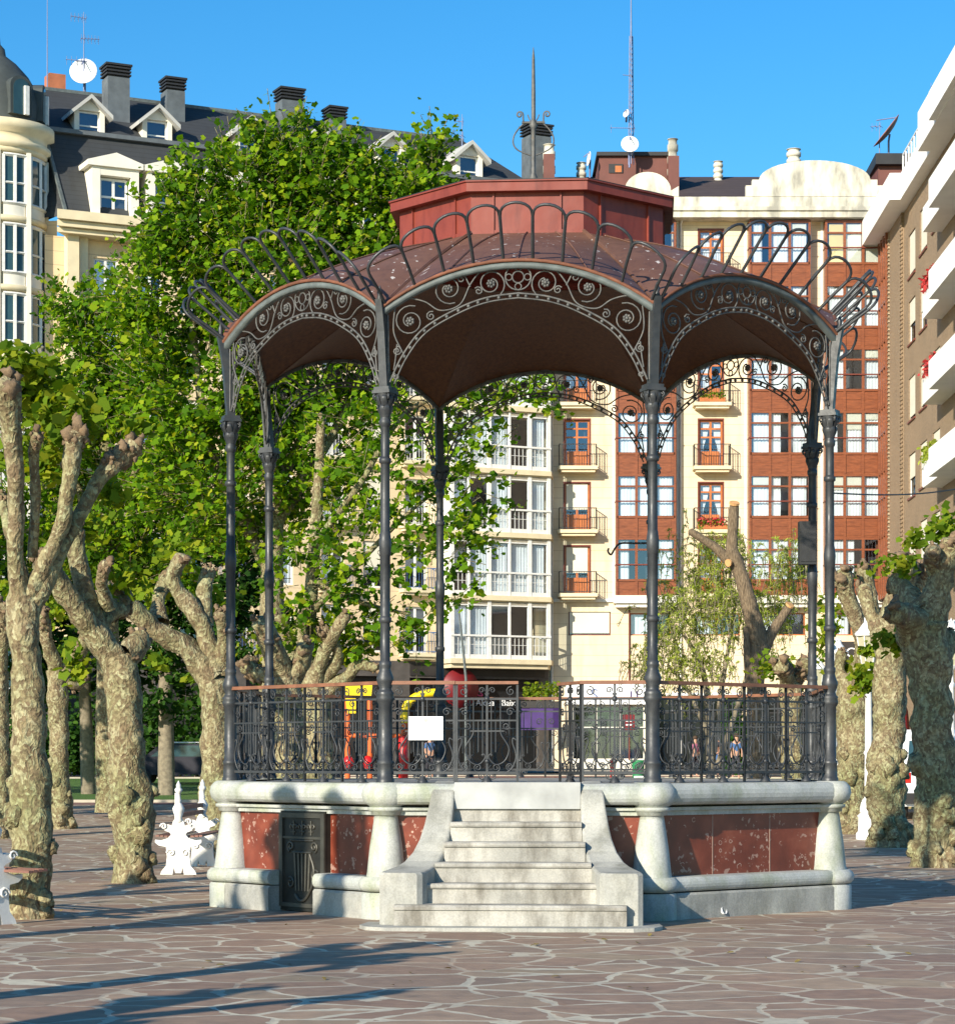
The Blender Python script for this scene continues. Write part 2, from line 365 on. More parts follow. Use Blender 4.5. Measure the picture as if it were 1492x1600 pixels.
# ================================================================== SETTING
g = MB(); ys = [-30, 0, 10, 20, 30, 42, 64]
g.sheet([[(x, y, ground(y)) for x in (-70, -30, 0, 30, 70)] for y in ys], False)
tag(g.build('plaza_paving', 'crazy_paving'), kind='structure')
g = MB(); g.sheet([[(x, y, ground(y)-.004) for x in (-70, -30, 0, 30, 70)] for y in (64, 84, 97)], False)
tag(g.build('gravel_path', 'red_path'), kind='structure')
g = MB(); g.sheet([[(x, y, ground(y)-.12) for x in (-900, -70, 70, 900)] for y in (97, 104, 1200)], False)
g.sheet([[(x, y, -.125) for x in (-900, -70.0)] for y in (-40, 97)], False); g.sheet([[(x, y, -.125) for x in (70.0, 900)] for y in (-40, 97)], False)
tag(g.build('road', 'asphalt'), kind='structure')
g = MB(); g.box(-70, 70, 96.9, 97.1, .6, ground(97)+.03); tag(g.build('kerb', 'kerb_stone'), kind='structure')
def lawn(x0, x1, y0, y1):
    g = MB(); k = 6
    g.sheet([[(x0+(x1-x0)*i/3, y, ground(y)+.012) for i in range(4)] for y in [y0+(y1-y0)*j/k for j in range(k+1)]], False)
    g.v += []; o = g.build('lawn', 'lawn'); tag(o, kind='structure')
    e = MB()
    for a, b in (((x0, y0), (x1, y0)), ((x0, y1), (x1, y1)), ((x0, y0), (x0, y1)), ((x1, y0), (x1, y1))):
        e.bar((a[0], a[1], ground(a[1])+.02), (b[0], b[1], ground(b[1])+.02), .14, .1)
    tag(e.build('lawn_kerb', 'kerb_stone'), kind='structure')
LITTER = True
lawn(-26, -.4, 66, 92); lawn(3.6, 26, 66, 92)
g = MB(); g.box(11, 16.5, 60.5, 63.5, ground(62)-.05, ground(62)+.12); tag(g.build('sand_strip', 'sand_yellow'), kind='structure')
# ================================================================== BANDSTAND
BC = (0.63, 27.05); BT = R(-3.99); RC = 3.4766; ZF = 1.35
B = thing('bandstand', 'octagonal iron bandstand with red copper roof on a pale stone base with steps', 'bandstand', (BC[0], BC[1], 0), BT)
T22 = math.tan(R(22.5)); AC = RC*math.cos(R(22.5))
def corner(k, r): a = R(-112.5+45*k); return (r*math.cos(a), r*math.sin(a))
def sideM(k):      # local x = along the side (to the right seen from outside), y = inward, z up, origin at the centre
    return Matrix.Rotation(R(45*k), 4, 'Z')
def seg(k, prof, s0=None, s1=None):   # profile = [(apothem,z)...] closed, mitred at corners unless cut at s0/s1
    m = MB(); n_ = len(prof)
    L = [((-a*T22) if s0 is None else s0, -a, z) for a, z in prof]; Rr = [((a*T22) if s1 is None else s1, -a, z) for a, z in prof]
    m.add(L+Rr, [tuple(range(n_-1, -1, -1)), tuple(range(n_, 2*n_))]+[(i, (i+1) % n_, (i+1) % n_+n_, i+n_) for i in range(n_)])
    M = sideM(k); m.v = [tuple(M @ Vector(p)) for p in m.v]; return m
def join(ms):
    o = MB()
    for m in ms: o.add(m.v, m.f); o.sm[-len(m.f):] = m.sm
    return o
def torus_prof(a_in, a_out, z0, z1, n_=8, flat=.3):
    zc = (z0+z1)/2; rz = (z1-z0)/2; ra = min(rz*.9, a_out-a_in-.02)
    return [(a_in, z0)]+[(a_out-ra+ra*math.cos(t)**.8 if math.cos(t) > 0 else a_out-ra, zc+rz*math.sin(t)) for t in [-math.pi/2+math.pi*i/n_ for i in range(n_+1)]]+[(a_in, z1)]
plinthP = [(2.9, 0), (3.40, 0), (3.40, .24), (3.38, .262), (2.9, .262)]
torusP = torus_prof(2.9, 3.41, .272, .42)
panelP = [(2.9, .42), (3.17, .42), (3.17, 1.03), (2.9, 1.03)]
mouldP = [(2.9, 1.03), (3.22, 1.03), (3.22, 1.075), (3.26, 1.08), (3.26, 1.112), (2.9, 1.112)]
corP = torus_prof(2.9, 3.40, 1.135, 1.352)
gap = .385
pl, to = [], []
for k in range(8):
    for P, L in ((plinthP, pl), (torusP, to)):
        if k == 7: L.append(seg(k, P, None, -gap)); L.append(seg(k, P, gap, None))
        else: L.append(seg(k, P))
join(pl).build('plinth', 'ashlar_stone', B); join(to).build('base_moulding', 'pale_marble', B)
join([seg(k, mouldP) for k in range(8)]+[seg(k, corP) for k in range(8)]).build('cornice', 'pale_marble', B)
for k in range(8):
    if k == 7: seg(k, panelP, None, -gap).build('panel', 'red_marble', B); seg(k, panelP, gap, None).build('panel', 'red_marble', B)
    else: seg(k, panelP).build('panel', 'red_marble', B)
m = MB()
for k in range(8):
    M = sideM(k)
    for s_ in ((-.43, .43) if k != 7 else ()):
        q = MB(); q.box(s_-.004, s_+.004, -3.173, -3.15, .42, 1.03); m.add([tuple(M @ Vector(p)) for p in q.v], q.f)
m.build('panel_joint', 'mortar_line', B)
fl = MB(); fl.hexa([corner(k, 3.45) for k in range(8)], 1.30, 1.352); fl.build('floor', 'step_stone', B)
core = MB(); core.hexa([corner(k, 3.12) for k in range(8)], .0, 1.30); core.build('base_core', 'ashlar_stone', B)
for k in range(8):
    cx, cy = corner(k, 3.455); p = MB()
    p.lathe([(.25, 0), (.25, .245), (.235, .264)], (cx, cy, 0), 24)
    p.lathe([(.20, .268), (.25, .28), (.275, .31), (.28, .345), (.27, .385), (.235, .42)], (cx, cy, 0), 24)
    p.lathe([(.20, .42), (.192, .46), (.165, .72), (.125, .98), (.118, 1.03), (.15, 1.035), (.155, 1.07), (.185, 1.08), (.185, 1.11), (.15, 1.115)], (cx, cy, 0), 24)
    p.lathe([(.16, 1.115), (.19, 1.135), (.23, 1.17), (.25, 1.235), (.238, 1.30), (.20, 1.343), (.17, 1.358)], (cx, cy, 0), 24)
    p.build('pier', 'pale_marble', B)
# access door with relief on side 7
dm = MB(); dm.box(-gap, gap, -3.24, -3.13, .01, 1.05); D_ = dm.build('access_door', 'bronze_dark', B, sideM(7))
fr = MB()
for x in (-.36, .36): fr.box(x-.03, x+.03, -3.262, -3.238, .05, 1.03)
fr.box(-.33, .33, -3.262, -3.238, .98, 1.03); fr.box(-.33, .33, -3.262, -3.238, .05, .09); fr.box(-.33, .33, -3.256, -3.238, .76, .785)
fr.build('door_frame', 'bronze', D_, sideM(7))
rl = MB(); Y_ = -3.245
def rt(pts, r=.013): rl.tube([(x, Y_, z) for x, z in pts], r, 5)
for x in (-.15, 0, .15):
    rt([(x, .80), (x, .95)], .010); rt([(x, .865)]+spiral(x+.04, .885, .03, .01, math.pi, -.8, 8)); rt([(x, .865)]+spiral(x-.04, .885, .03, .01, 0, .8, 8)); rt([(x-.04, .835), (x+.04, .835)], .008)
rt(spiral(.20, .68, .06, .012, -1.2, 1.4)); rt(spiral(-.20, .68, .06, .012, math.pi+1.2, -1.4)); rt([(-.2, .745), (.2, .745)]); rt([(-.16, .62), (.16, .62)])
for x in (-.13, -.065, 0, .065, .13): rt([(x, .61), (x*.8, .22)], .016)
rt(catmull([(.13, .60), (.2, .45), (.17, .28), (.06, .14), (-.04, .12), (-.12, .18)]), .018)
rt(spiral(.22, .38, .07, .02, .6, 1.2)); rt(spiral(-.2, .30, .06, .02, 2, -1.2))
rl.build('relief', 'bronze', D_, sideM(7))
# stairs
st = [(1.163, 3.42, .625), (.976, 3.69, .64), (.789, 3.95, .68), (.602, 4.21, .745), (.415, 4.46, .82), (.228, 4.74, 1.085)]
prev = 3.1
for z, a, hw in st:
    m = MB(); bw = .012
    y0 = -a
    prof = [(y0+.03, .0 if z < .3 else z-.19), (y0+.03, z-.05), (y0+.006, z-.045), (y0, z-.03), (y0, z-.012), (y0+.014, z), (y0+.42, z), (y0+.42, 0 if z < .3 else z-.19)]
    if z < .3:
        prof = [(y0+.02, .03), (y0+.02, z-.05), (y0, z-.045), (y0-.004, z-.02), (y0+.012, z), (y0+.42, z), (y0+.42, .03)]
    n_ = len(prof)
    m.add([(-hw, y, zz) for y, zz in prof]+[(hw, y, zz) for y, zz in prof], [tuple(range(n_)), tuple(range(2*n_-1, n_-1, -1))]+[(i+n_, (i+1) % n_+n_, (i+1) % n_, i) for i in range(n_)])
    m.build('step', 'step_stone', B)
m = MB(); m.box(-.62, .62, -3.43, -3.10, 1.10, 1.361); m.build('landing_step', 'scum_stone', B)
m = MB(); P_ = [(-1.38, -4.2), (-1.42, -4.62), (-1.34, -4.86), (-1.15, -4.98), (1.15, -4.98), (1.34, -4.86), (1.42, -4.62), (1.38, -4.2)]
m.hexa(P_, 0.0, .035); m.build('stair_slab', 'ashlar_stone', B)
secs = [(3.02, .62, .83, 1.375), (3.2, .62, .83, 1.375), (3.34, .62, .84, 1.345), (3.42, .622, .85, 1.26), (3.5, .628, .87, 1.13), (3.6, .636, .90, .97), (3.72, .652, .935, .83), (3.88, .68, .99, .70), (4.05, .715, 1.06, .61), (4.2, .75, 1.13, .565), (4.35, .785, 1.20, .54), (4.48, .80, 1.235, .53), (4.57, .83, 1.235, .528), (4.61, .88, 1.19, .522)]
for sg in (-1, 1):
    m = MB(); rows = []
    for a, i_, o_, z in secs:
        b = .022; rows.append([(sg*i_, -a, 0), (sg*i_, -a, z-b), (sg*(i_+b*.4), -a, z-b*.35), (sg*(i_+b), -a, z), (sg*(o_-b), -a, z), (sg*(o_-b*.4), -a, z-b*.35), (sg*o_, -a, z-b), (sg*o_, -a, 0)])
    m.sheet(rows, False); m.add(rows[-1], [tuple(range(8))]); m.add(rows[0], [tuple(range(8))])
    m.build('stair_wall', 'ashlar_stone', B)
# columns
prof = [(.092, 1.355), (.092, 1.39), (.082, 1.40), (.078, 1.53), (.083, 1.54), (.083, 1.57), (.069, 1.58), (.067, 2.14), (.085, 2.17), (.092, 2.20), (.082, 2.23), (.092, 2.25), (.07, 2.27), (.06, 2.30), (.083, 2.36), (.088, 2.40), (.06, 2.47), (.055, 2.50), (.062, 2.52), (.062, 2.56)]
flu = [0]*len(prof)
def add(r, z, f=0): prof.append((r, z)); flu.append(f)
add(.050, 2.57, .16); add(.049, 2.94, .16); add(.05, 2.95); add(.064, 2.96); add(.064, 3.0); add(.05, 3.01); add(.05, 3.02, .16); add(.052, 3.62, .16); add(.056, 3.63); add(.064, 3.75); add(.052, 3.85); add(.048, 3.86, .16); add(.046, 4.53, .16); add(.047, 4.54); add(.062, 4.55); add(.062, 4.59); add(.046, 4.60); add(.045, 4.61, .16); add(.044, 4.90, .16); add(.045, 4.91); add(.058, 4.93); add(.06, 4.97); add(.048, 4.99); add(.05, 5.02); add(.075, 5.08); add(.065, 5.12); add(.085, 5.18); add(.095, 5.235)
def scroll_leaf(m, cx, cy, ang, r, z0, z1, out):
    d = Vector((math.cos(ang), math.sin(ang), 0)); t = Vector((-d.y, d.x, 0)); c = Vector((cx, cy, 0)); rows = []
    for i in range(6):
        u = i/5; rr = r+out*math.sin(u*math.pi*.75)**2; w_ = .026*math.sin(math.pi*(.25+.65*u)); z = z0+(z1-z0)*min(u*1.15, 1.0)-(.012 if i == 5 else 0)
        rows.append([c+d*(rr)+t*(-w_)+Vector((0, 0, z)), c+d*(rr+.008)+Vector((0, 0, z)), c+d*rr+t*w_+Vector((0, 0, z))])
    m.sheet(rows)
COLS = []
for k in range(8):
    cx, cy = corner(k, RC); m = MB()
    m.lathe(prof, (cx, cy, 0), 20, flu)
    c_ = m.build('column', 'iron_paint', B); COLS.append(c_)
    q = MB(); a0 = R(-112.5+45*k)
    M = Matrix.Translation((cx, cy, 0)) @ Matrix.Rotation(a0, 4, 'Z')
    q.box(-.098, .098, -.098, .098, 5.235, 5.265); q.box(-.085, .085, -.085, .085, 5.267, 5.30)
    q.v = [tuple(M @ Vector(p)) for p in q.v]
    for j in range(8):
        scroll_leaf(q, cx, cy, a0+R(45*j), .045, 5.0, 5.13, .032); scroll_leaf(q, cx, cy, a0+R(45*j+22.5), .055, 5.08, 5.225, .045)
    for j in range(4):
        an = a0+R(45+90*j); ex, ez = .095, 5.20
        q.tube([(cx+math.cos(an)*x, cy+math.sin(an)*x, z) for x, z in spiral(ex, ez, .034, .008, 1.8, -1.3, 12)], .010, 5)
    q.build('capital', 'iron_paint', c_)
    u = MB(); d = Vector((math.cos(a0), math.sin(a0), 0)); c = Vector((cx, cy, 0)); rows = []
    for z, off, wa, wb in ((5.30, 0, .045, .045), (5.55, .02, .045, .042), (5.85, .05, .043, .04), (6.02, .08, .042, .038), (6.16, .11, .04, .035)):
        t = Vector((-d.y, d.x, 0)); rows.append([c+d*(off+i*wa)+t*(j*wb)+Vector((0, 0, z)) for i, j in ((-1, -1), (1, -1), (1, 1), (-1, 1), (-1, -1))])
    u.sheet(rows, False)
    u.lathe([(.02, 0), (.035, .03), (.022, .07), (.03, .10), (.004, .17)], tuple(c+d*.11+Vector((0, 0, 6.13))), 8)
    u.build('post', 'iron_paint', c_)
# eave arch, roof, ceiling
RE, ZC0, ZC1 = 3.57, 6.08, 6.545; AE = RE*math.cos(R(22.5)); HS = RE*math.sin(R(22.5))
RD, ZD = 1.57, 7.21; AD = RD*math.cos(R(22.5)); HD = RD*math.sin(R(22.5))
_sag = ZC1-ZC0; _rad = (HS*HS+_sag*_sag)/(2*_sag)
def ez(s): return ZC0+math.sqrt(max(_rad*_rad-s*s, 0))-(_rad-_sag)
NS, NR = 20, 8
def gore(k, dz, u1=1.0, inset=0):
    rows = []
    for j in range(NR+1):
        u = j/NR*u1; row = []
        for i in range(NS+1):
            t = -1+2*i/NS; s_ = t*HS*(1-u)+t*HD*u; a = (AE-inset)*(1-u)+AD*u
            e = ez(t*HS); z = e*(1-u)+ZD*u + .06*math.sin(math.pi*u)*(1-.3*abs(t))
            row.append((s_, -a, z+dz))
        rows.append(row)
    return rows
seam = MB()
for k in range(8):
    M = sideM(k)
    m = MB(M=M); m.sheet(gore(k, .0), True); m.build('roof_panel', 'roof_sheet', B)
    m = MB(M=M); m.sheet(gore(k, -.055, 1.0, .03), True); m.build('ceiling_panel', 'ceiling_boards', B)
    q = MB()
    for t in (-.5, 0, .5):
        q.tube([(t*(HS*(1-u)+HD*u), -(AE*(1-u)+AD*u), ez(t*HS)*(1-u)+ZD*u+.06*math.sin(math.pi*u)*(1-.3*abs(t))+.008) for u in [i/8 for i in range(9)]], .009, 4)
    q.tube([((HS*(1-u)+HD*u), -(AE*(1-u)+AD*u), ez(HS)*(1-u)+ZD*u+.042*math.sin(math.pi*u)+.012) for u in [i/8 for i in range(9)]], .022, 5)
    seam.add([tuple(M @ Vector(p)) for p in q.v], q.f)
    # fascia : rusty edge over a grey band
    for nm, mt, z0, z1, a0_, a1_ in (('eave_edge', 'rust_edge', -.024, .006, AE-.05, AE+.022), ('fascia', 'band_grey', -.085, -.024, AE-.05, AE+.004)):
        m = MB(M=M); rows = []
        for i in range(NS+1):
            t = -1+2*i/NS; z = ez(t*HS)
            rows.append([(t*a0_*T22, -a0_, z+z0), (t*a1_*T22, -a1_, z+z0), (t*a1_*T22, -a1_, z+z1), (t*a0_*T22, -a0_, z+z1), (t*a0_*T22, -a0_, z+z0)])
        m.sheet(rows, True); m.build(nm, mt, B)
    # cresting loops leaning out
    m = MB(M=M); NP = 9
    def root(t): s_ = t*(HS-.06); return Vector((s_, -(AE-.0), ez(s_)))
    def tip(t): s_ = t*(HS-.06); return Vector((s_*1.13, -(AE+.40), ez(s_)+.28+.16*(1-t*t)))
    for i in range(NP+1):
        t = -1+2*i/NP; a = root(t); b = a.lerp(tip(t), .80)
        m.tube([a-Vector((0, -.03, .03)), a.lerp(b, .5), b], .017, 6)
        m.ball(tuple(a), .022, 6)
    for i in range(NP):
        t0 = -1+2*i/NP; t1 = -1+2*(i+1)/NP; b0 = root(t0).lerp(tip(t0), .80); b1 = root(t1).lerp(tip(t1), .80)
        up0 = tip(t0)-root(t0); up = (tip((t0+t1)/2)-root((t0+t1)/2)); pts = []
        for j in range(11):
            th = math.pi*j/10; f = (1-math.cos(th))/2; pts.append(b0.lerp(b1, f)+up*(.27*math.sin(th)**.75))
        m.tube(pts, .0155, 6)
    m.build('cresting', 'iron_black' if False else 'iron_paint', B)
seam.build('roof_seam', 'roof_sheet', B)
# lantern drum
for k in range(8):
    M = sideM(k); m = MB(M=M); a = AD
    m.add([(-a*T22, -a, ZD-.05), (a*T22, -a, ZD-.05), (a*T22, -a, 7.66), (-a*T22, -a, 7.66)], [(0, 1, 2, 3)])
    for x in (-.36, .36): m.box(x-.008, x+.008, -a-.022, -a+.01, ZD-.03, 7.64)
    m.bar((-a*T22, -a, ZD+.01), (a*T22, -a, ZD+.01), .03, .04)
    m.build('lantern_wall', 'drum_sheet', B)
AK = 1.68*math.cos(R(22.5))
m = join([seg(k, [(1.1, 7.64), (AK, 7.64), (AK, 7.735), (AK+.02, 7.738), (AK+.02, 7.752), (1.1, 7.752)]) for k in range(8)]); m.build('lantern_cornice', 'drum_sheet', B)
m = MB(); m.lathe([(1.70, 7.754), (1.70, 7.762), (.05, 7.90)], (0, 0, 0), 8, None, False, R(22.5), R(22.5)+2*math.pi); m.build('lantern_roof', 'black_cap', B)
# finial
m = MB(); m.lathe([(.06, 7.85), (.045, 8.0), (.03, 8.1), (.05, 8.14), (.026, 8.2), (.026, 8.7), (.05, 8.74), (.024, 8.8), (.024, 9.1), (.016, 9.5), (.003, 9.62)], (0, 0, 0), 10)
m.tube([(-.13, 0, 8.77), (.13, 0, 8.77)], .016, 6)
for sg in (-1, 1):
    m.tube([(sg*x, 0, z) for x, z in catmull([(.11, 8.76), (.17, 8.70), (.22, 8.62), (.225, 8.53), (.17, 8.46), (.03, 8.40)])], .009, 5)
    m.tube([(sg*x, 0, z) for x, z in [(.11, 8.76), (.115, 8.82)]+spiral(.155, 8.86, .04, .010, math.pi, -1.25, 14)], .010, 5)
    m.tube([(sg*x, 0, z) for x, z in [(0, 8.74), (.05, 8.82), (.065, 8.86)]], .007, 5)
m.build('finial', 'iron_light', B)
# spandrel ironwork (local x along side, z up)
K_ = .002216
def cz(y): return EYE+(HY-(280+y/2.869))/157.3
arch = catmull([(560*K_, cz(905)), (505*K_, cz(785)), (415*K_, cz(668)), (265*K_, cz(578)), (135*K_, cz(530)), (0, cz(512))], 6)
arch = [(x*1.03, z) for x, z in arch]
def spandrel(k):
    M = sideM(k); a = AC+.03; P_ = B
    m = MB(M=M); ros = []
    def tb(pts, r=.0085, mm=None): (mm or m).tube([(x, -a-.0, z) for x, z in pts], r, 5)
    full = arch+[(-x, z) for x, z in arch[-2::-1]]
    tb(full, .011)
    def off(pts, d):
        o = []
        for i, (x, z) in enumerate(pts):
            x0, z0 = pts[max(i-1, 0)]; x1, z1 = pts[min(i+1, len(pts)-1)]; dx, dz = x1-x0, z1-z0; l_ = math.hypot(dx, dz); o.append((x+dz/l_*d, z-dx/l_*d))
        return o
    lo = off(full, -.046); tb(lo, .009)
    for i in range(2, len(full)-1, 2):
        x, z = full[i]; x2, z2 = lo[i]; m.ball(((x+x2)/2, -a, (z+z2)/2), .019, 6)
    # eave-following inner line is the fascia itself; side stile by the post
    for sg in (-1, 1):
        f = lambda pts: [(sg*x, z) for x, z in pts]
        tb(f([(1.30, 5.35), (1.295, 5.8), (1.30, 6.02)]), .010)
        # scroll 1 next to the crown circle
        c1 = (120*K_*1.02, cz(468)); tb(f(spiral(c1[0], c1[1], .145, .05, -2.3, -1.35, 26)))
        c2 = (312*K_, cz(490)); tb(f(spiral(c2[0], c2[1], .150, .05, -2.0, 1.45, 26)))
        c3 = (486*K_, cz(632)); tb(f(spiral(c3[0], c3[1], .160, .05, 1.9, -1.5, 26)))
        tb(f(catmull([(100*K_, cz(395)), (165*K_, cz(410)), (215*K_, cz(470)), (262*K_, cz(560)), (350*K_, cz(585)), (420*K_, cz(545)), (500*K_, cz(530)), (555*K_, cz(560))])))
        tb(f(catmull([(555*K_, cz(575)), (560*K_, cz(680)), (520*K_, cz(770)), (505*K_, cz(800))])))
        tb(f(catmull([(215*K_, cz(480)), (235*K_, cz(440)), (240*K_, cz(425))])))
        tb(f(spiral(255*K_, cz(445), .045, .010, 2.6, -1.3, 12))); tb(f(spiral(178*K_, cz(500), .045, .010, .6, 1.4, 12)))
        tb(f(spiral(392*K_, cz(610), .05, .010, 2.0, -1.4, 12))); tb(f(spiral(545*K_, cz(765), .05, .012, 1.4, 1.5, 14)))
        tb(f(spiral(548*K_, cz(880), .035, .010, 1.2, -1.2, 10))); tb(f(catmull([(545*K_, cz(735)), (552*K_, cz(800)), (560*K_, cz(850))])))
        for c in (c1, c2, c3):
            fl_ = MB(M=M); ros.append(fl_)
            for j in range(7):
                an = j*2*math.pi/7; fl_.ball((sg*(c[0]+.030*math.cos(an)), -a-.008, c[1]+.030*math.sin(an)), .017, 6)
            fl_.ball((sg*c[0], -a-.020, c[1]), .020, 6)
    cc = (0, cz(440)); tb(spiral(cc[0], cc[1], .128, .128, 0, 1, 24)); tb(spiral(cc[0], cc[1], .058, .058, 0, 1, 18))
    for j in range(4): tb(spiral(cc[0]+.093*math.cos(j*math.pi/2), cc[1]+.093*math.sin(j*math.pi/2), .032, .032, 0, 1, 12), .007)
    o = m.build('spandrel', 'iron_light', P_)
    for fl_ in ros: fl_.build('rosette', 'iron_light', o)
for k in range(8): spandrel(k)
# railings
def rail_module(m, x0, x1, a=0.0, ends=True):
    w_ = (x1-x0); c = (x0+x1)/2; h = w_/2; u = w_/.63
    def tb(pts, r=.0065): m.tube([(c+x*u, a, z) for x, z in pts], r, 5)
    for z, r in ((2.19, .010), (1.975, .008), (1.455, .013)): m.bar((x0, a, z), (x1, a, z), .018, r*2)
    m.bar((x0+w_*.22, a, 1.87), (x1-w_*.22, a, 1.87), .012, .014)
    m.bar((c, a, 1.36), (c, a, 2.34), .020, .020)
    for sg in (-1, 1):
        f = lambda pts: [(sg*x, z) for x, z in pts]
        tb(f([(.045, 1.62), (.045, 2.19)])); tb(f([(.09, 1.66), (.09, 1.975)])); tb(f([(.14, 1.975), (.14, 2.19)]))
        tb(f(catmull([(.14, 1.975), (.14, 1.87), (.155, 1.82), (.215, 1.73), (.225, 1.66), (.18, 1.57), (.09, 1.535), (.02, 1.60), (.03, 1.64), (.055, 1.63)], 4)), .008)
        tb(f(catmull([(.30, 1.78), (.27, 1.80), (.265, 1.75), (.29, 1.68), (.30, 1.60), (.26, 1.50), (.20, 1.46)], 4)), .008)
        tb(f(spiral(.095, 1.505, .045, .010, -1.4, 1.5, 12))); tb(f(spiral(.235, 1.515, .04, .010, -1.8, -1.5, 12)))
        tb(f(spiral(.055, 2.275, .035, .008, 3.4, -1.3, 10))); tb(f([(0, 2.20), (.02, 2.25)])); tb(f(spiral(.245, 2.265, .05, .010, 1.4, 1.35, 12)))
        tb(f(spiral(.24, 2.06, .045, .010, .4, 1.3, 12))); tb(f(spiral(.20, 1.92, .04, .010, -.4, -1.3, 10)))
        tb(f(spiral(.05, 1.42, .04, .01, .4, -1.2, 8)), .006)
    m.ball((c, a, 2.19), .030, 6); m.ball((c, a, 1.57), .026, 6)
    m.lathe([(.055, 1.358), (.05, 1.375), (.018, 1.42)], (c, a, 0), 8)
    for x in ((x0, x1) if ends else ()): m.bar((x, a, 1.36), (x, a, 2.34), .022, .022)
for k in range(8):
    M = sideM(k) @ Matrix.Translation((0, -AC, 0)); XR = 1.27
    if k == 0:
        for x0, x1 in ((-XR, -.64), (.64, XR)):
            m = MB(M=M); rail_module(m, x0, x1); o = m.build('railing', 'iron_paint', B)
            h_ = MB(M=M); h_.box(x0-.03, x1+.01, -.035, .035, 2.335, 2.37); h_.build('handrail', 'handrail_brown', o)
        m = MB(M=M); rail_module(m, -.615, -.01); o = m.build('gate', 'iron_paint', B)
        h_ = MB(M=M); h_.box(-.625, -.0, -.033, .033, 2.336, 2.366); h_.build('handrail', 'handrail_brown', o)
        M2 = M @ Matrix.Translation((.62, 0, 0)) @ Matrix.Rotation(R(-68), 4, 'Z')
        m = MB(M=M2); rail_module(m, -.605, -.005); o = m.build('gate', 'iron_black', B)
        h_ = MB(M=M2); h_.box(-.615, -.0, -.033, .033, 2.336, 2.366); h_.build('handrail', 'handrail_brown', o)
    else:
        m = MB(M=M)
        for i in range(4): rail_module(m, -XR+i*XR/2, -XR+(i+1)*XR/2)
        o = m.build('railing', 'iron_paint', B)
        h_ = MB(M=M); h_.box(-XR-.03, XR+.03, -.035, .035, 2.335, 2.37); h_.build('handrail', 'handrail_brown', o)
# hook arm on the rear right column
m = MB(); cx, cy = corner(4, RC); m.tube([(cx+x, cy-.05, z) for x, z in catmull([(0, 4.30), (-.2, 4.30), (-.38, 4.30), (-.45, 4.24), (-.5, 4.16), (-.54, 4.2), (-.53, 4.24)])], .014, 6); m.build('hook_arm', 'iron_black', B)
# ---- things on the bandstand
BM = Matrix.Translation((BC[0], BC[1], 0)) @ Matrix.Rotation(BT, 4, 'Z')
def bworld(x, y, z): return BM @ Vector((x, y, z))
p = bworld(-.92, -AC-.045, 1.78)
t = thing('notice_board', 'small white notice with tiny grey crest on the railing left of the steps', 'notice', p, BT)
m = MB(); m.box(-.172, .172, -.006, .006, 0, .235); m.build('board', 'sign_white', t)
m = MB(); m.slab([(-.017, .215), (-.017, .19), (0, .172), (.017, .19), (.017, .215)], -.009, -.0065); m.build('crest', 'soffit_grey', t)
m = MB()
for z, w_ in ((.155, .06), (.14, .11), (.12, .10), (.10, .12), (.085, .08)): m.box(-w_, w_, -.008, -.0065, z-.0016, z+.0016)
m.build('text_lines', 'blind_cream', t)
sx_, sy_ = corner(3, RC); p = bworld(sx_-.03, sy_-.14, 3.86)
t = thing('loudspeaker', 'black box loudspeaker strapped high on a rear right column of the bandstand', 'loudspeaker', p, 0)
m = MB(); m.hexa([(-.14, -.09), (.06, -.09), (.08, .07), (-.14, .07)], 0, .5); m.build('cabinet', 'speaker_black', t)
m = MB(); m.box(-.125, .05, -.1, -.092, .03, .47); m.build('grille', 'iron_black', t)
m = MB(); m.bar((0, .06, .12), (0, .12, .12), .03); m.bar((0, .06, .4), (0, .12, .4), .03); m.build('bracket', 'iron_black', t)
a = bworld(*corner(2, RC), 4.42); pts = []
b = S(1520, 760, 33)
for i in range(21):
    u = i/20; q = a.lerp(b, u); q.z -= .06*math.sin(math.pi*u); pts.append(tuple(q))
m = MB(); m.tube(pts, .009, 5); tag(m.build('overhead_cable', 'cable_black'), 'thin black cable running from a right column of the bandstand to the right', 'cable')
m = MB(); m.lathe([(.0, 0), (.035, .0), (.042, .09), (.040, .09), (.032, .006)], (0, 0, 0), 12)
o = m.build('paper_cup', 'sign_white'); o.location = S(1121, 1433, 24.2); o.location.z = .04; o.rotation_euler = (R(70), 0, R(50)); tag(o, 'crumpled white paper cup lying on the paving by the bandstand base', 'litter')
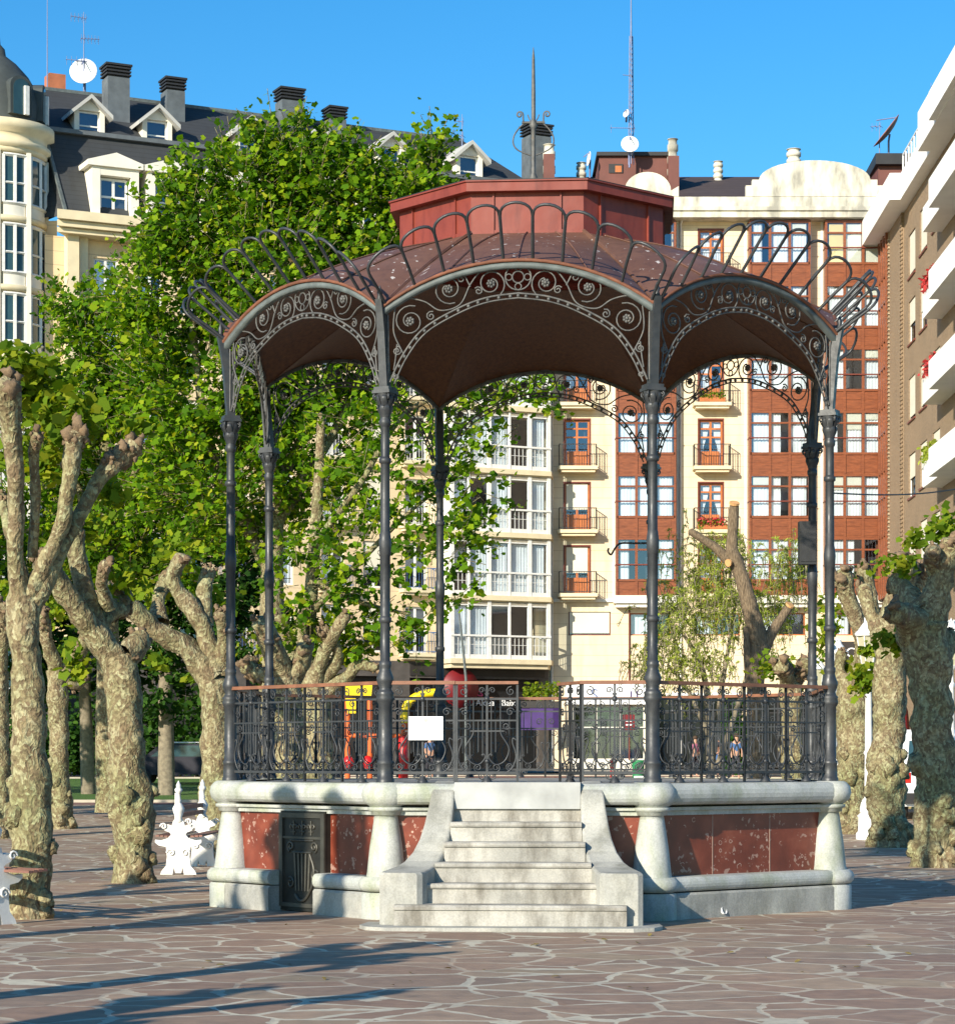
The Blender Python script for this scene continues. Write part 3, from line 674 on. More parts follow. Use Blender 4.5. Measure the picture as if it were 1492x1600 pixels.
# ================================================================== TREES
def leaves(name, mat, parent, centers, size, droop=.3, shape='plane', base=(0, 0, 0), up=.0):
    C = np.asarray(centers, float)-np.asarray(base, float); N = len(C)
    if shape == 'plane':
        an = np.array([i*2*np.pi/10 for i in range(10)]); rr = np.where(np.arange(10) % 2 == 0, 1.0, .76)*np.array([1.05, 1, .95, 1, .8, .45, .8, 1, .95, 1])
        T = np.stack([rr*np.cos(an), rr*np.sin(an), -.12*rr**2], 1)
    elif shape == 'slim':
        T = np.array([(-1, 0, 0), (-.3, .17, .03), (.5, .12, .02), (1, 0, -.1), (.5, -.12, .02), (-.3, -.17, .03)])
    else:
        T = np.array([(-1, 0, 0), (-.4, .55, .1), (.4, .5, .1), (1, 0, -.15), (.4, -.5, .1), (-.4, -.55, .1)])
    k = len(T)
    nrm = RNG.normal(size=(N, 3)); nrm[:, 2] = np.abs(nrm[:, 2])+up+.25; nrm[:, 1] -= .35; nrm[:, 0] -= .2
    nrm /= np.linalg.norm(nrm, axis=1)[:, None]
    t = np.cross(nrm, RNG.normal(size=(N, 3))); 
    if shape == 'slim': t[:, 2] -= 1.2; t -= nrm*(t*nrm).sum(1)[:, None]
    t /= np.linalg.norm(t, axis=1)[:, None]; b = np.cross(nrm, t)
    sz = size*RNG.uniform(.4, 1.4, N)
    V = C[:, None, :]+sz[:, None, None]*(T[None, :, 0:1]*t[:, None, :]+T[None, :, 1:2]*b[:, None, :]+T[None, :, 2:3]*nrm[:, None, :])
    me = bpy.data.meshes.new(name); me.vertices.add(N*k); me.vertices.foreach_set('co', V.reshape(-1).astype(np.float32))
    me.loops.add(N*k); me.loops.foreach_set('vertex_index', np.arange(N*k, dtype=np.int32))
    me.polygons.add(N); me.polygons.foreach_set('loop_start', np.arange(0, N*k, k, dtype=np.int32))
    me.materials.append(MATS[mat]); me.update(calc_edges=True); me.validate()
    o = bpy.data.objects.new(name, me); COL.objects.link(o); o.parent = parent; return o
def limb(m, P, n=16, lump=.10, seed=0.0, base=(0, 0, 0), freq=3.0, step=.09):
    """P: [(x,y,z,r)...] world; lumpy tapered tube"""
    P = catmull(P, 6); out = []
    acc = []
    for i in range(len(P)-1):
        a, b = P[i], P[i+1]; L_ = math.dist(a[:3], b[:3]); k = max(1, int(L_/step))
        for j in range(k): acc.append(tuple(a[q]+(b[q]-a[q])*j/k for q in range(4)))
    acc.append(P[-1]); P = acc; rings = []; prev = None
    for i, (x, y, z, r) in enumerate(P):
        a = Vector(P[max(i-1, 0)][:3]); b = Vector(P[min(i+1, len(P)-1)][:3]); d = (b-a)
        if d.length < 1e-6: d = Vector((0, 0, 1))
        d.normalize()
        u = (prev-d*prev.dot(d)) if prev else d.cross(Vector((.1, 1, 0)))
        if u.length < 1e-5: u = d.orthogonal()
        u.normalize(); prev = u; v = d.cross(u); c = Vector((x, y, z))
        ring = []
        for j in range(n):
            an = 2*math.pi*j/n; q = u*math.cos(an)+v*math.sin(an); pos = c+q*r
            f = 1+lump*(noise.noise(pos*freq+Vector((seed, 0, 0)))*1.4+noise.noise(pos*freq*3.1+Vector((seed, 5, 0)))*.8)
            ring.append(c+q*r*f-Vector(base))
        rings.append(ring)
    k = len(rings); cap = Vector(P[-1][:3])-Vector(base)+(Vector(P[-1][:3])-Vector(P[-2][:3])).normalized()*P[-1][3]*.5
    vs_ = [p for rg in rings for p in rg]+[cap]
    fs = [(i*n+j, i*n+(j+1) % n, (i+1)*n+(j+1) % n, (i+1)*n+j) for i in range(k-1) for j in range(n)]+[((k-1)*n+j, (k-1)*n+(j+1) % n, k*n) for j in range(n)]
    m.add(vs_, fs, True)
def pollard(label, d, trunk, limbs, tufts=(), lump=.16, seed=0, knobs=True, group='pollarded plane trees around the bandstand', mat='plane_bark', leaf='tuft_leaf', lsize=.075):
    bx, by, _ = trunk[0]; base = S(bx, by, d); gz = ground(d); base = Vector((base.x, d, gz))
    t = thing('pollarded_plane_tree', label, 'tree', base, 0, group)
    m = MB(); k_ = d/FPX
    def W(p, dd=0):
        x, y, r = p[:3]; q = S(x, y, d); return (q.x, d+(p[3] if len(p) > 3 else dd), q.z, r*k_)
    T_ = [W(p) for p in trunk]; T_[0] = (T_[0][0], T_[0][1], gz-.05, T_[0][3]*1.12)
    limb(m, T_, 34, lump, seed, base, 3.6, .05)
    rnd = random.Random(seed)
    for i in range(10):       # burls low on the trunk
        u = rnd.uniform(.03, .45); j = int(u*(len(T_)-1)); f = u*(len(T_)-1)-j
        p = [T_[j][q]*(1-f)+T_[min(j+1, len(T_)-1)][q]*f for q in range(4)]; an = rnd.uniform(math.pi, 2*math.pi)
        m.ball((p[0]+math.cos(an)*p[3]*.9-base.x, p[1]+math.sin(an)*p[3]*.9-base.y, p[2]-base.z), p[3]*rnd.uniform(.28, .5), 10, 1.1, .5)
    for li, L_ in enumerate(limbs):
        dd = ((li*37) % 7-3)*.12; P = []
        for i, p in enumerate(L_): P.append(W(p, dd*i/(len(L_)-1)*2.0))
        limb(m, P, 20, lump*1.25, seed+li, base, 5.0, .06)
    tr = m.build('trunk', mat, t)
    if knobs:
        for li, L_ in enumerate(limbs):
            kb = MB()
            dd = ((li*37) % 7-3)*.12*2
            e = W(L_[-1], dd); r = e[3]
            e2 = W(L_[-2], dd*.6); ax = Vector([e2[q]-e[q] for q in range(3)]).normalized()
            for j in range(38):
                v = Vector((rnd.gauss(0, 1), rnd.gauss(0, 1), rnd.gauss(0, 1)+.2)).normalized(); s2 = rnd.uniform(-.3, 3.2)**1.0
                c_ = Vector(e[:3])+ax*r*s2+v*r*(.9-.06*s2)
                kb.ball(tuple(c_-base), r*rnd.uniform(.22, .56)*(1-.14*s2), 7, rnd.uniform(.7, 1.3), 1.1)
            kb.build('knuckle', 'knuckle_bark', tr)
    if tufts:
        pts = []
        for (x, y, rx, ry, cnt) in tufts:
            q = S(x, y, d); q.y += .45; cnt = int(cnt*1.2)
            g = RNG.normal(size=(cnt, 3))*.5*np.array([rx*k_, rx*k_, ry*k_])+np.array(q)
            pts.append(g)
        leaves('crown', leaf, t, np.concatenate(pts), lsize, base=base)
    return t
pollard('mottled pollarded plane tree nearest at the far left, in front of other trunks', 24.0,
 [(45, 1435, 34), (47, 1390, 31), (50, 1330, 34), (47, 1250, 33), (46, 1150, 27), (42, 1050, 24), (38, 1000, 24), (36, 955, 27), (36, 925, 22)],
 [[(34, 940, 20), (30, 890, 13), (33, 800, 13), (36, 730, 14), (32, 665, 17), (30, 615, 21)], [(44, 935, 18), (70, 885, 13), (97, 830, 12), (110, 770, 12), (118, 710, 14), (127, 678, 18)],
  [(52, 945, 16), (85, 880, 13), (118, 810, 11), (150, 750, 12), (178, 718, 16), (206, 692, 19)], [(40, 935, 14), (20, 870, 10), (0, 820, 9), (-22, 760, 9)], [(50, 870, 9), (60, 780, 8), (62, 715, 8), (72, 690, 10)]],
 [(20, 570, 60, 35, 330), (90, 640, 60, 45, 260), (10, 610, 30, 30, 120), (160, 770, 25, 25, 40), (60, 720, 30, 40, 70), (10, 700, 25, 40, 70), (200, 660, 25, 15, 30)], seed=1)
pollard('burly pollarded plane tree left of the bandstand beside the white bench', 30.8,
 [(208, 1382, 33), (208, 1330, 28), (206, 1262, 36), (200, 1200, 28), (195, 1120, 27), (190, 1060, 27), (186, 1028, 28)],
 [[(180, 1035, 24), (150, 990, 19), (125, 950, 17), (100, 912, 16), (80, 885, 17)], [(165, 1005, 17), (146, 960, 15), (131, 910, 15), (123, 865, 15), (122, 830, 14)], [(195, 1025, 22), (212, 1010, 19), (214, 995, 16)],
  [(150, 985, 14), (165, 950, 18), (178, 940, 20)], [(170, 950, 12), (164, 915, 9), (174, 885, 9)], [(215, 1230, 14), (235, 1235, 9), (245, 1240, 6)]],
 [(130, 820, 35, 30, 90), (180, 900, 35, 30, 90), (95, 860, 30, 30, 60), (110, 1040, 20, 35, 70), (155, 1000, 15, 15, 20)], seed=3)
pollard('pollarded plane tree directly left of the bandstand, partly hidden by its left column', 37.0,
 [(335, 1346, 26), (336, 1280, 25), (338, 1200, 24), (336, 1120, 23), (335, 1065, 26)],
 [[(330, 1060, 22), (292, 1012, 16), (250, 990, 15), (222, 962, 15), (190, 938, 16), (170, 925, 19)], [(335, 1050, 20), (321, 990, 14), (300, 950, 14), (280, 925, 12), (272, 900, 12), (288, 872, 12)], [(322, 980, 12), (318, 925, 12), (325, 890, 12)],
  [(250, 975, 13), (243, 935, 11), (255, 892, 12)], [(345, 1050, 14), (352, 1000, 10), (350, 960, 10)]],
 [(270, 860, 40, 25, 120), (330, 940, 30, 30, 70), (240, 1035, 20, 12, 22), (290, 1060, 12, 8, 10), (215, 930, 40, 25, 80)], seed=5)
pollard('slim pollarded plane tree behind the nearest left tree', 50.0,
 [(95, 1300, 22), (95, 1230, 16), (92, 1150, 15), (90, 1080, 16), (92, 1050, 18)],
 [[(92, 1055, 14), (80, 1010, 10), (75, 960, 11)], [(95, 1055, 12), (125, 1020, 10), (140, 985, 12)], [(95, 1060, 12), (120, 1070, 8), (128, 1055, 9)]],
 [(110, 1030, 30, 30, 120), (80, 950, 30, 30, 90)], seed=7)
pollard('pollarded plane tree cut by the left edge, behind the nearest one', 46.0,
 [(0, 1312, 22), (0, 1250, 18), (-2, 1150, 16), (-2, 1050, 15)],
 [[(-2, 1060, 13), (10, 1000, 10), (15, 950, 11)], [(-2, 1060, 12), (-25, 1000, 10), (-30, 950, 12)]], [(10, 930, 30, 30, 90)], seed=8)
pollard('pollarded plane tree seen through the left railing, pale arms above the rail', 46.0,
 [(500, 1310, 26), (500, 1220, 22), (497, 1130, 20), (492, 1080, 22)],
 [[(490, 1085, 18), (500, 1040, 11), (520, 1000, 10), (545, 965, 9)], [(495, 1085, 18), (540, 1060, 10), (560, 1040, 8), (590, 1045, 7)], [(488, 1085, 16), (480, 1035, 10), (470, 985, 9), (478, 950, 10)], [(492, 1075, 14), (462, 1040, 12), (440, 1005, 14), (428, 965, 15)], [(500, 1070, 12), (530, 1025, 9), (505, 985, 9)]],
 [(500, 990, 50, 40, 160), (440, 1070, 30, 20, 60), (560, 1010, 30, 25, 70)], seed=9)
pollard('thick pollarded plane tree close behind the left railing', 40.0,
 [(452, 1330, 26), (452, 1230, 24), (450, 1130, 24), (446, 1060, 28)],
 [[(446, 1065, 22), (430, 1020, 17), (415, 975, 16)], [(450, 1062, 20), (470, 1040, 15), (480, 1010, 13)], [(440, 1060, 14), (400, 1050, 12), (385, 1040, 14)]],
 [(430, 1000, 40, 40, 130)], seed=10)
pollard('pollarded plane tree at the right, its thick trunk in dark shade above', 35.3,
 [(1462, 1357, 36), (1460, 1300, 32), (1464, 1230, 34), (1456, 1150, 31), (1455, 1080, 32), (1447, 1020, 37), (1440, 980, 40)],
 [[(1436, 990, 34), (1410, 968, 22), (1385, 962, 17)], [(1448, 975, 30), (1464, 920, 20), (1474, 875, 17), (1484, 850, 17)], [(1470, 1025, 20), (1484, 1008, 14), (1490, 990, 12)], [(1440, 965, 26), (1425, 925, 17), (1412, 905, 15)], [(1465, 900, 14), (1450, 880, 12), (1448, 862, 12)]],
 [(1480, 820, 30, 25, 120), (1420, 880, 22, 20, 60), (1400, 1000, 20, 20, 60), (1440, 840, 20, 15, 40)], seed=12, leaf='tuft_leaf')
pollard('pale mottled pollarded plane tree between two others right of the bandstand', 42.9,
 [(1390, 1327, 32), (1388, 1280, 27), (1384, 1220, 31), (1388, 1150, 25), (1390, 1080, 26), (1390, 1020, 25), (1386, 985, 27)],
 [[(1386, 990, 24), (1398, 940, 18), (1408, 905, 17), (1402, 885, 18)], [(1388, 985, 22), (1420, 945, 16), (1440, 905, 16), (1445, 890, 15)], [(1384, 1000, 16), (1362, 960, 11), (1352, 915, 11)]],
 [(1365, 1015, 16, 12, 40), (1400, 880, 30, 18, 70), (1355, 1060, 25, 26, 200)], seed=13)
pollard('pollarded plane tree just right of the bandstand with leafy shoots at its waist', 48.0,
 [(1332, 1310, 29), (1332, 1240, 26), (1333, 1150, 26), (1332, 1090, 27), (1335, 1060, 24)],
 [[(1338, 1065, 16), (1346, 1010, 14), (1335, 975, 13), (1318, 935, 13), (1306, 900, 15)], [(1345, 1010, 11), (1362, 955, 10), (1352, 912, 11), (1345, 890, 11)], [(1325, 1075, 14), (1312, 1050, 10), (1318, 1020, 8)]],
 [(1365, 1055, 26, 28, 260), (1325, 1045, 24, 15, 90), (1350, 895, 24, 15, 70), (1305, 960, 20, 40, 90), (1290, 1000, 12, 40, 60)], seed=14)
pollard('small pollarded plane tree behind the right railing with bright shoots', 52.0,
 [(1240, 1300, 18), (1238, 1200, 16), (1236, 1110, 16), (1234, 1070, 20)],
 [[(1234, 1075, 14), (1222, 1050, 12), (1212, 1040, 13)], [(1236, 1075, 12), (1252, 1050, 10), (1260, 1035, 12)]],
 [(1215, 1040, 30, 20, 190), (1245, 1055, 25, 22, 150)], seed=15)
# three more of the row stand outside the frame at the left and throw the long shadows over the paving
for lab, X, Y, sd_, H_, spread, nl_, rise in (('tall pollarded plane tree standing outside the left edge of the view', -8.5, 15.25, 21, 3.7, 1.3, 4, 1.6), ('pollarded plane tree outside the left edge, level with the foreground paving', -5.3, 13.1, 22, 2.5, .9, 5, .8), ('pollarded plane tree outside the lower left corner, nearest to the viewer', -6.0, 9.4, 23, 2.3, .9, 4, .8), ('pollarded plane tree of the second row outside the left edge, middle one', -8.6, 22.0, 24, 2.8, 1.5, 5, 1.6), ('pollarded plane tree of the second row outside the left edge, farthest one', -9.4, 28.5, 25, 2.8, 1.5, 5, 1.6)):
    t = thing('pollarded_plane_tree', lab, 'tree', (X, Y, 0), 0, 'pollarded plane trees around the bandstand')
    m = MB(); rnd = random.Random(sd_); base = (X, Y, 0)
    limb(m, [(X, Y, -.05, .26), (X, Y, .6, .20), (X+.03, Y, H_*.5, .17), (X, Y, H_*.85, .17), (X, Y, H_, .2)], 16, .2, sd_, base)
    if sd_ == 21:
        limb(m, [(X, Y, 3.5, .18), (X-.05, Y, 4.6, .20), (X, Y+.02, 5.7, .21)], 12, .25, 5, base)
        limb(m, [(X, Y, 3.4, .17), (X+.4, Y-.27, 3.9, .17), (X+.64, Y-.45, 4.5, .17), (X+.62, Y-.45, 5.6, .19)], 12, .25, 6, base)
    pts = []; kbs = []
    for i in range(nl_):
        an = i*6.283/nl_+rnd.uniform(-.3, .3); L_ = rnd.uniform(.6, 1)*spread; e = (X+math.cos(an)*L_, Y+math.sin(an)*L_, H_+rnd.uniform(.35, 1)*rise)
        mid = (X+math.cos(an)*L_*.6, Y+math.sin(an)*L_*.6, H_+.3+.3*(e[2]-H_), .10)
        limb(m, [(X, Y, H_-.15, .14), mid, e+(.10,)], 10, .25, sd_+i, base); kb = MB()
        for j in range(8): kb.ball((e[0]-X+rnd.gauss(0, .07), e[1]-Y+rnd.gauss(0, .07), e[2]+rnd.gauss(0, .1)), .085, 8, 1, .4)
        kbs.append(kb); pts.append(RNG.normal(size=(9, 3))*.13+np.array(e))
    tr = m.build('trunk', 'plane_bark', t)
    for kb in kbs: kb.build('knuckle', 'knuckle_bark', tr)
    leaves('crown', 'tuft_leaf', t, np.concatenate(pts), .06, base=base)
# willow-like tree with sawn limbs, right of centre
d = 56.0; k_ = d/FPX; base = Vector((S(1185, 0, d).x, d, ground(d)))
t = thing('lopped_tree', 'furrowed brown tree with sawn-off limbs and one upright stump behind the right railing', 'tree', base)
m = MB(); cw = MB()
def Wp(x, y, r, dy=0): q = S(x, y, d); return (q.x, d+dy, q.z, r*k_)
gy = HY+(EYE-ground(d))*FPX/d
for P in ([(1183, gy, 20), (1182, 1200, 16), (1180, 1110, 13.5), (1182, 1040, 14), (1188, 1010, 15)], [(1190, 1015, 15), (1172, 950, 13), (1158, 900, 11), (1147, 872, 12), (1141, 860, 11)], [(1143, 880, 10), (1144, 840, 8.5), (1147, 790, 7.5)], [(1143, 882, 9), (1118, 856, 7), (1078, 830, 5.5)],
          [(1190, 1018, 12), (1208, 985, 8.5), (1232, 950, 6.5)], [(1181, 1090, 12), (1170, 1040, 8), (1167, 980, 6)]):
    P = [Wp(*p) for p in P]
    if P[0][2] < 1: P[0] = P[0][:2]+(ground(d)-.05, P[0][3])
    limb(m, P, 14, .07, 31, base, 6)
t_ = m.build('trunk', 'furrowed_bark', t)
for (x, y, r, dx, dz) in ((1147, 788, 8, .1, 1), (1233, 947, 7, .5, .8), (1138, 880, 6, -.5, -.2)):
    q = S(x, y, d-.03); n_ = Vector((dx, -.5, dz)).normalized(); c = q-base+Vector((0, 0, 0)); u = n_.orthogonal().normalized(); v = n_.cross(u); rr = r*k_
    if y == 880: c = c+Vector((0, -.16, 0))
    ring = [c+(u*math.cos(a)+v*math.sin(a))*rr for a in [i*.5236 for i in range(12)]]; top = [p+n_*.05 for p in ring]
    cw.add(ring+top, [tuple(range(12, 24))]+[(i, (i+1) % 12, (i+1) % 12+12, i+12) for i in range(12)])
cw.build('sawn_end', 'cut_wood', t_)
# feathery shrub tree
def twig_tree(label, d, bx, stems, blobs, n_leaf, lsize, leafm, shape, name='willow_tree', sr=4, cat='tree'):
    k_ = d/FPX; base = Vector((S(bx, 0, d).x, d, ground(d))); t = thing(name, label, cat, base)
    m = MB()
    for P in stems: limb(m, [(S(x, y, d).x, d+dy, max(S(x, y, d).z, ground(d)-.05), r*k_) for x, y, r, dy in P], 8, .08, 1, base, 4, .3)
    pts = []
    tot = sum(b[2]*b[3] for b in blobs)
    tw = m
    for (x, y, rx, ry) in blobs:
        q = S(x, y, d); c = int(n_leaf*rx*ry/tot); ns = max(4, c//26)
        for i in range(ns):
            v = Vector((random.gauss(0, .5)*rx*k_, random.gauss(0, .5)*rx*k_, random.gauss(0, .5)*ry*k_)); st_ = q+v
            L_ = random.uniform(.5, 1.1); dx, dy = random.gauss(0, .25), random.gauss(0, .25); line = []
            for j in range(5):
                u = j/4; line.append((st_.x+dx*u*L_-base.x, st_.y+dy*u*L_-base.y, st_.z+(.25*math.sin(u*2)-.75*u*u)*L_-base.z))
            tw.tube(line, .009, 3, False)
            for j in range(26):
                u = random.random(); pts.append((st_.x+dx*u*L_+random.gauss(0, .035), st_.y+dy*u*L_+random.gauss(0, .035), st_.z+(.25*math.sin(u*2)-.75*u*u)*L_))
    m.build('trunk', 'limb_grey', t); leaves('crown', leafm, t, np.array(pts), lsize, shape=shape, base=base); return t
twig_tree('feathery willow with fine pale green shoots beside the lopped tree', 59, 1110,
 [[(1110, 1240, 7, 0), (1108, 1120, 6, 0), (1095, 1040, 4, 0), (1060, 980, 2.5, 0)], [(1112, 1200, 6, .2), (1128, 1080, 4, .2), (1140, 1000, 3, 0), (1150, 930, 2, 0)], [(1120, 1200, 5, 0), (1160, 1080, 4, 0), (1175, 1020, 3, 0)], [(1108, 1150, 5, 0), (1075, 1080, 3, 0), (1045, 1040, 2, 0)]],
 [(1100, 880, 50, 50), (1060, 960, 60, 60), (1130, 950, 60, 60), (1200, 960, 50, 60), (1230, 890, 40, 50), (1080, 1040, 70, 40), (1150, 860, 40, 35), (1020, 1020, 35, 50)], 24000, .060, 'willow_leaf', 'slim')
# dense leafy plane trees behind the bandstand
def lush(label, d, bx, trunk_r, stems, blobs, dens, lsize=.078, mat='plane_leaf', depth=1.0, name='plane_tree', group='leafy plane trees behind the bandstand', hole=.0):
    k_ = d/FPX; base = Vector((S(bx, 0, d).x, d, ground(d))); t = thing(name, label, 'tree', base, 0, group)
    m = MB(); gyp = HY+(EYE-ground(d))*FPX/d
    for P in stems: limb(m, [(S(x, y, d).x, d+dy, max(S(x, y, d).z, ground(d)-.05), r*k_) for x, y, r, dy in P], 10, .10, 1, base, 3, .4)
    pts = []; tw = m
    for (x, y, rx, ry, *dm) in blobs:
        q = S(x, y, d); f = dm[0] if dm else 1.0
        nc = int(dens*f*(rx*k_)*(ry*k_)*4.2*depth)
        for i in range(nc):
            v = Vector((random.gauss(0, 1), random.gauss(0, 1), random.gauss(0, 1))).normalized()*random.uniform(.35, 1.0)**.6
            c = q+Vector((v.x*rx*k_, v.y*(rx+ry)/2*k_*depth, v.z*ry*k_))
            hn = noise.noise(c*1.1)
            if hn < -.22+hole: continue
            dirv = (v+Vector((0, 0, .35))+Vector((random.gauss(0, .35),)*3)).normalized(); L_ = random.uniform(.35, .85)
            tw.tube([c-base-dirv*.3, c-base+dirv*L_], .008, 3, False)
            n_ = random.randint(14, 24)
            for j in range(n_):
                u = random.random(); pts.append((c.x+dirv.x*L_*u+random.gauss(0, .11), c.y+dirv.y*L_*u+random.gauss(0, .11), c.z+dirv.z*L_*u+random.gauss(0, .11)-.04))
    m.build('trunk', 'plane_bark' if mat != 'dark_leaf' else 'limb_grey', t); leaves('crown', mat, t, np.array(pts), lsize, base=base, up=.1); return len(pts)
nl = 0
nl += lush('tallest leafy plane tree, its bright crown rising above the roof left of the red lantern', 50, 430, 20,
 [[(430, 1290, 24, 0), (425, 1000, 20, 0), (430, 700, 14, 0), (440, 420, 8, 0), (450, 240, 3, 0)], [(427, 900, 12, 0), (330, 700, 8, 0), (300, 500, 5, 0)], [(428, 820, 12, 0), (540, 640, 7, 0), (600, 450, 5, 0)], [(430, 760, 9, .5), (520, 560, 6, 0), (530, 350, 4, 0)]],
 [(450, 235, 62, 50), (385, 300, 90, 75), (505, 290, 90, 75), (300, 350, 70, 75), (600, 320, 80, 70), (680, 262, 30, 42), (655, 330, 55, 60), (430, 430, 150, 110), (270, 460, 90, 90), (570, 440, 90, 80, .9), (330, 580, 140, 110), (480, 560, 120, 90), (350, 740, 120, 110), (480, 720, 100, 90, .7)], 40)
nl += lush('leafy plane tree at the left with its crown below the turret windows', 56, 170, 18,
 [[(170, 1270, 22, 0), (168, 1000, 18, 0), (165, 700, 10, 0), (160, 520, 5, 0)], [(168, 850, 10, 0), (80, 680, 6, 0), (70, 560, 4, 0)], [(168, 820, 10, 0), (260, 640, 6, 0)]],
 [(160, 520, 70, 60), (90, 520, 42, 60, .8), (220, 560, 80, 80), (120, 630, 90, 70), (60, 660, 60, 70), (200, 720, 110, 90), (60, 790, 80, 80), (250, 840, 100, 80), (120, 880, 110, 70)], 26)
nl += lush('leafy plane tree whose branches hang into view under the bandstand roof', 46, 640, 16,
 [[(478, 1295, 15, .5), (480, 1000, 12, .5), (492, 800, 9, .5), (500, 640, 6, .5)], [(486, 850, 7, .5), (560, 760, 5, 0), (640, 640, 4, 0), (760, 610, 3, 0), (850, 620, 1.5, 0)], [(480, 960, 7, .3), (560, 880, 5, 0), (640, 800, 3, 0), (720, 740, 2, 0)], [(484, 900, 6, .5), (560, 940, 4, 0), (640, 960, 2, 0)]],
 [(560, 640, 90, 45, .55), (680, 625, 80, 35, .7), (800, 612, 70, 26, .9), (865, 640, 22, 14, .8), (760, 650, 50, 40, .6), (600, 740, 90, 60, .38), (720, 720, 70, 50, .55), (680, 800, 60, 45, .8), (560, 850, 90, 60, .55), (700, 860, 45, 40, .85), (740, 770, 38, 30, .6), (620, 920, 75, 50, .8), (690, 940, 40, 40, .6), (590, 1000, 60, 30, .8), (640, 1000, 40, 30, .6), (480, 900, 60, 80, .7), (720, 905, 20, 20, .7)], 17, .08, hole=-.05)
nl += lush('dark leafy tree added to fill in the shade between the left trunks', 72, 260, 16,  # added to keep sun off the left building's ground floor
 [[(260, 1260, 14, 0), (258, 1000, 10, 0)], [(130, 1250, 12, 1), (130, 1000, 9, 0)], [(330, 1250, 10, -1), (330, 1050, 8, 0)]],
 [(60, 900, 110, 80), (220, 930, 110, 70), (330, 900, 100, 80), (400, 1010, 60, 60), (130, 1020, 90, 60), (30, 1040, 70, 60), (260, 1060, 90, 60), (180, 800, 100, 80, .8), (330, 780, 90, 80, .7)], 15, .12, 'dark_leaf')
lush('broad leafy plane tree standing outside the left edge and shading the lawn', 50, -420, 18,
 [[(-420, 1270, 24, 0), (-420, 950, 18, 0), (-420, 700, 9, 0)], [(-420, 950, 10, 0), (-300, 780, 6, 0)]],
 [(-420, 720, 250, 170), (-330, 900, 170, 90), (-520, 860, 150, 110)], 7, .13)
lush('second leafy plane tree outside the left edge, further back', 66, -330, 16,
 [[(-330, 1240, 20, 0), (-330, 950, 14, 0), (-330, 760, 7, 0)]], [(-330, 800, 240, 150), (-260, 960, 140, 80), (-450, 930, 120, 80)], 7, .13)
print('leaves', nl)
N = 420; lx_ = RNG.uniform(-7, 8, N); ly_ = RNG.uniform(16.5, 45, N)
lp = np.stack([lx_, ly_, np.full(N, .012)], 1); keep = ((lx_-.63)**2+(ly_-27.05)**2 > 4.1**2) & ~((abs(lx_-.4) < 1.9) & (ly_ > 21.6) & (ly_ < 24))
o = leaves('fallen_leaves', 'litter_leaf', None, lp[keep], .028, shape='oval', up=6); tag(o, 'small dry leaves scattered over the paving', 'fallen leaves', kind='stuff')
# low hedge and planters at the street edge
def bush(label, name, cat, x0, x1, y, z0, h, n_, mat, grp=None, size=.06, dp=.5):
    b = Vector(((x0+x1)/2, y, z0)); pts = np.stack([RNG.uniform(x0, x1, n_), y+RNG.normal(0, dp*.5, n_), z0+.1+RNG.beta(1.5, 1.6, n_)*h*(.75+.3*np.sin(np.arange(n_)*.001+RNG.uniform(0, 1, n_)*3))], 1)
    t = thing(name, label, cat, b, 0, grp); leaves('foliage', mat, t, pts, size, base=b, shape='oval')
    m = MB(); k = max(3, int((x1-x0)/.4))
    for i in range(k):
        x = x0+(x1-x0)*(i+.5)/k-b.x; m.tube([(x, 0, 0), (x+.05, 0, h*.35), (x+random.uniform(-.1, .1), random.uniform(-.1, .1), h*.75)], [.02, .015, .006], 4)
    m.build('stem', 'limb_grey', t); return t
# ================================================================== BUILDINGS
def wall_holes(m, x0, x1, z0, z1, holes, y=0.0, dep=.28):
    xs = sorted({x0, x1, *[max(x0, h[0]) for h in holes], *[min(x1, h[1]) for h in holes]}); zs = sorted({z0, z1, *[h[2] for h in holes], *[h[3] for h in holes]})
    for i in range(len(zs)-1):
        run = None
        for j in range(len(xs)-1):
            cx, cz_ = (xs[j]+xs[j+1])/2, (zs[i]+zs[i+1])/2
            inside = any(h[0] < cx < h[1] and h[2] < cz_ < h[3] for h in holes)
            if not inside: run = [xs[j] if run is None else run[0], xs[j+1]]
            if (inside or j == len(xs)-2) and run:
                a, b = run; m.add([(a, y, zs[i]), (b, y, zs[i]), (b, y, zs[i+1]), (a, y, zs[i+1])], [(0, 1, 2, 3)]); run = None
    for a, b, c, d in holes:
        m.add([(a, y, c), (b, y, c), (b, y, d), (a, y, d), (a, y+dep, c), (b, y+dep, c), (b, y+dep, d), (a, y+dep, d)], [(0, 4, 5, 1), (1, 5, 6, 2), (2, 6, 7, 3), (3, 7, 4, 0)])
def curtain(par, x0, x1, z0, z1, y, mat='curtain_cloth', wav=True, name='curtain', M=None):
    m = MB(M=M); n_ = max(4, int((x1-x0)/.045)) if wav else 2
    m.sheet([[(x0+(x1-x0)*i/n_, y+(.022*math.sin(i*1.9+x0*3) if wav else 0), z) for i in range(n_+1)] for z in (z0, z1)]); return m.build(name, mat, par)
def tied(par, x0, x1, z0, z1, y, M=None):
    m = MB(M=M)
    w_ = (x1-x0)/2
    for sg, e in ((1, x0), (-1, x1)):
        rows = []
        for u in (0, .3, .55, .75, 1):
            ww = w_*(.95-.75*math.sin(u*2.1)**2); z = z1-(z1-z0)*u; rows.append([(e+sg*ww*i/6, y+.015*(i % 2), z) for i in range(7)])
        m.sheet(rows)
    return m.build('curtain', 'curtain_cloth', par)
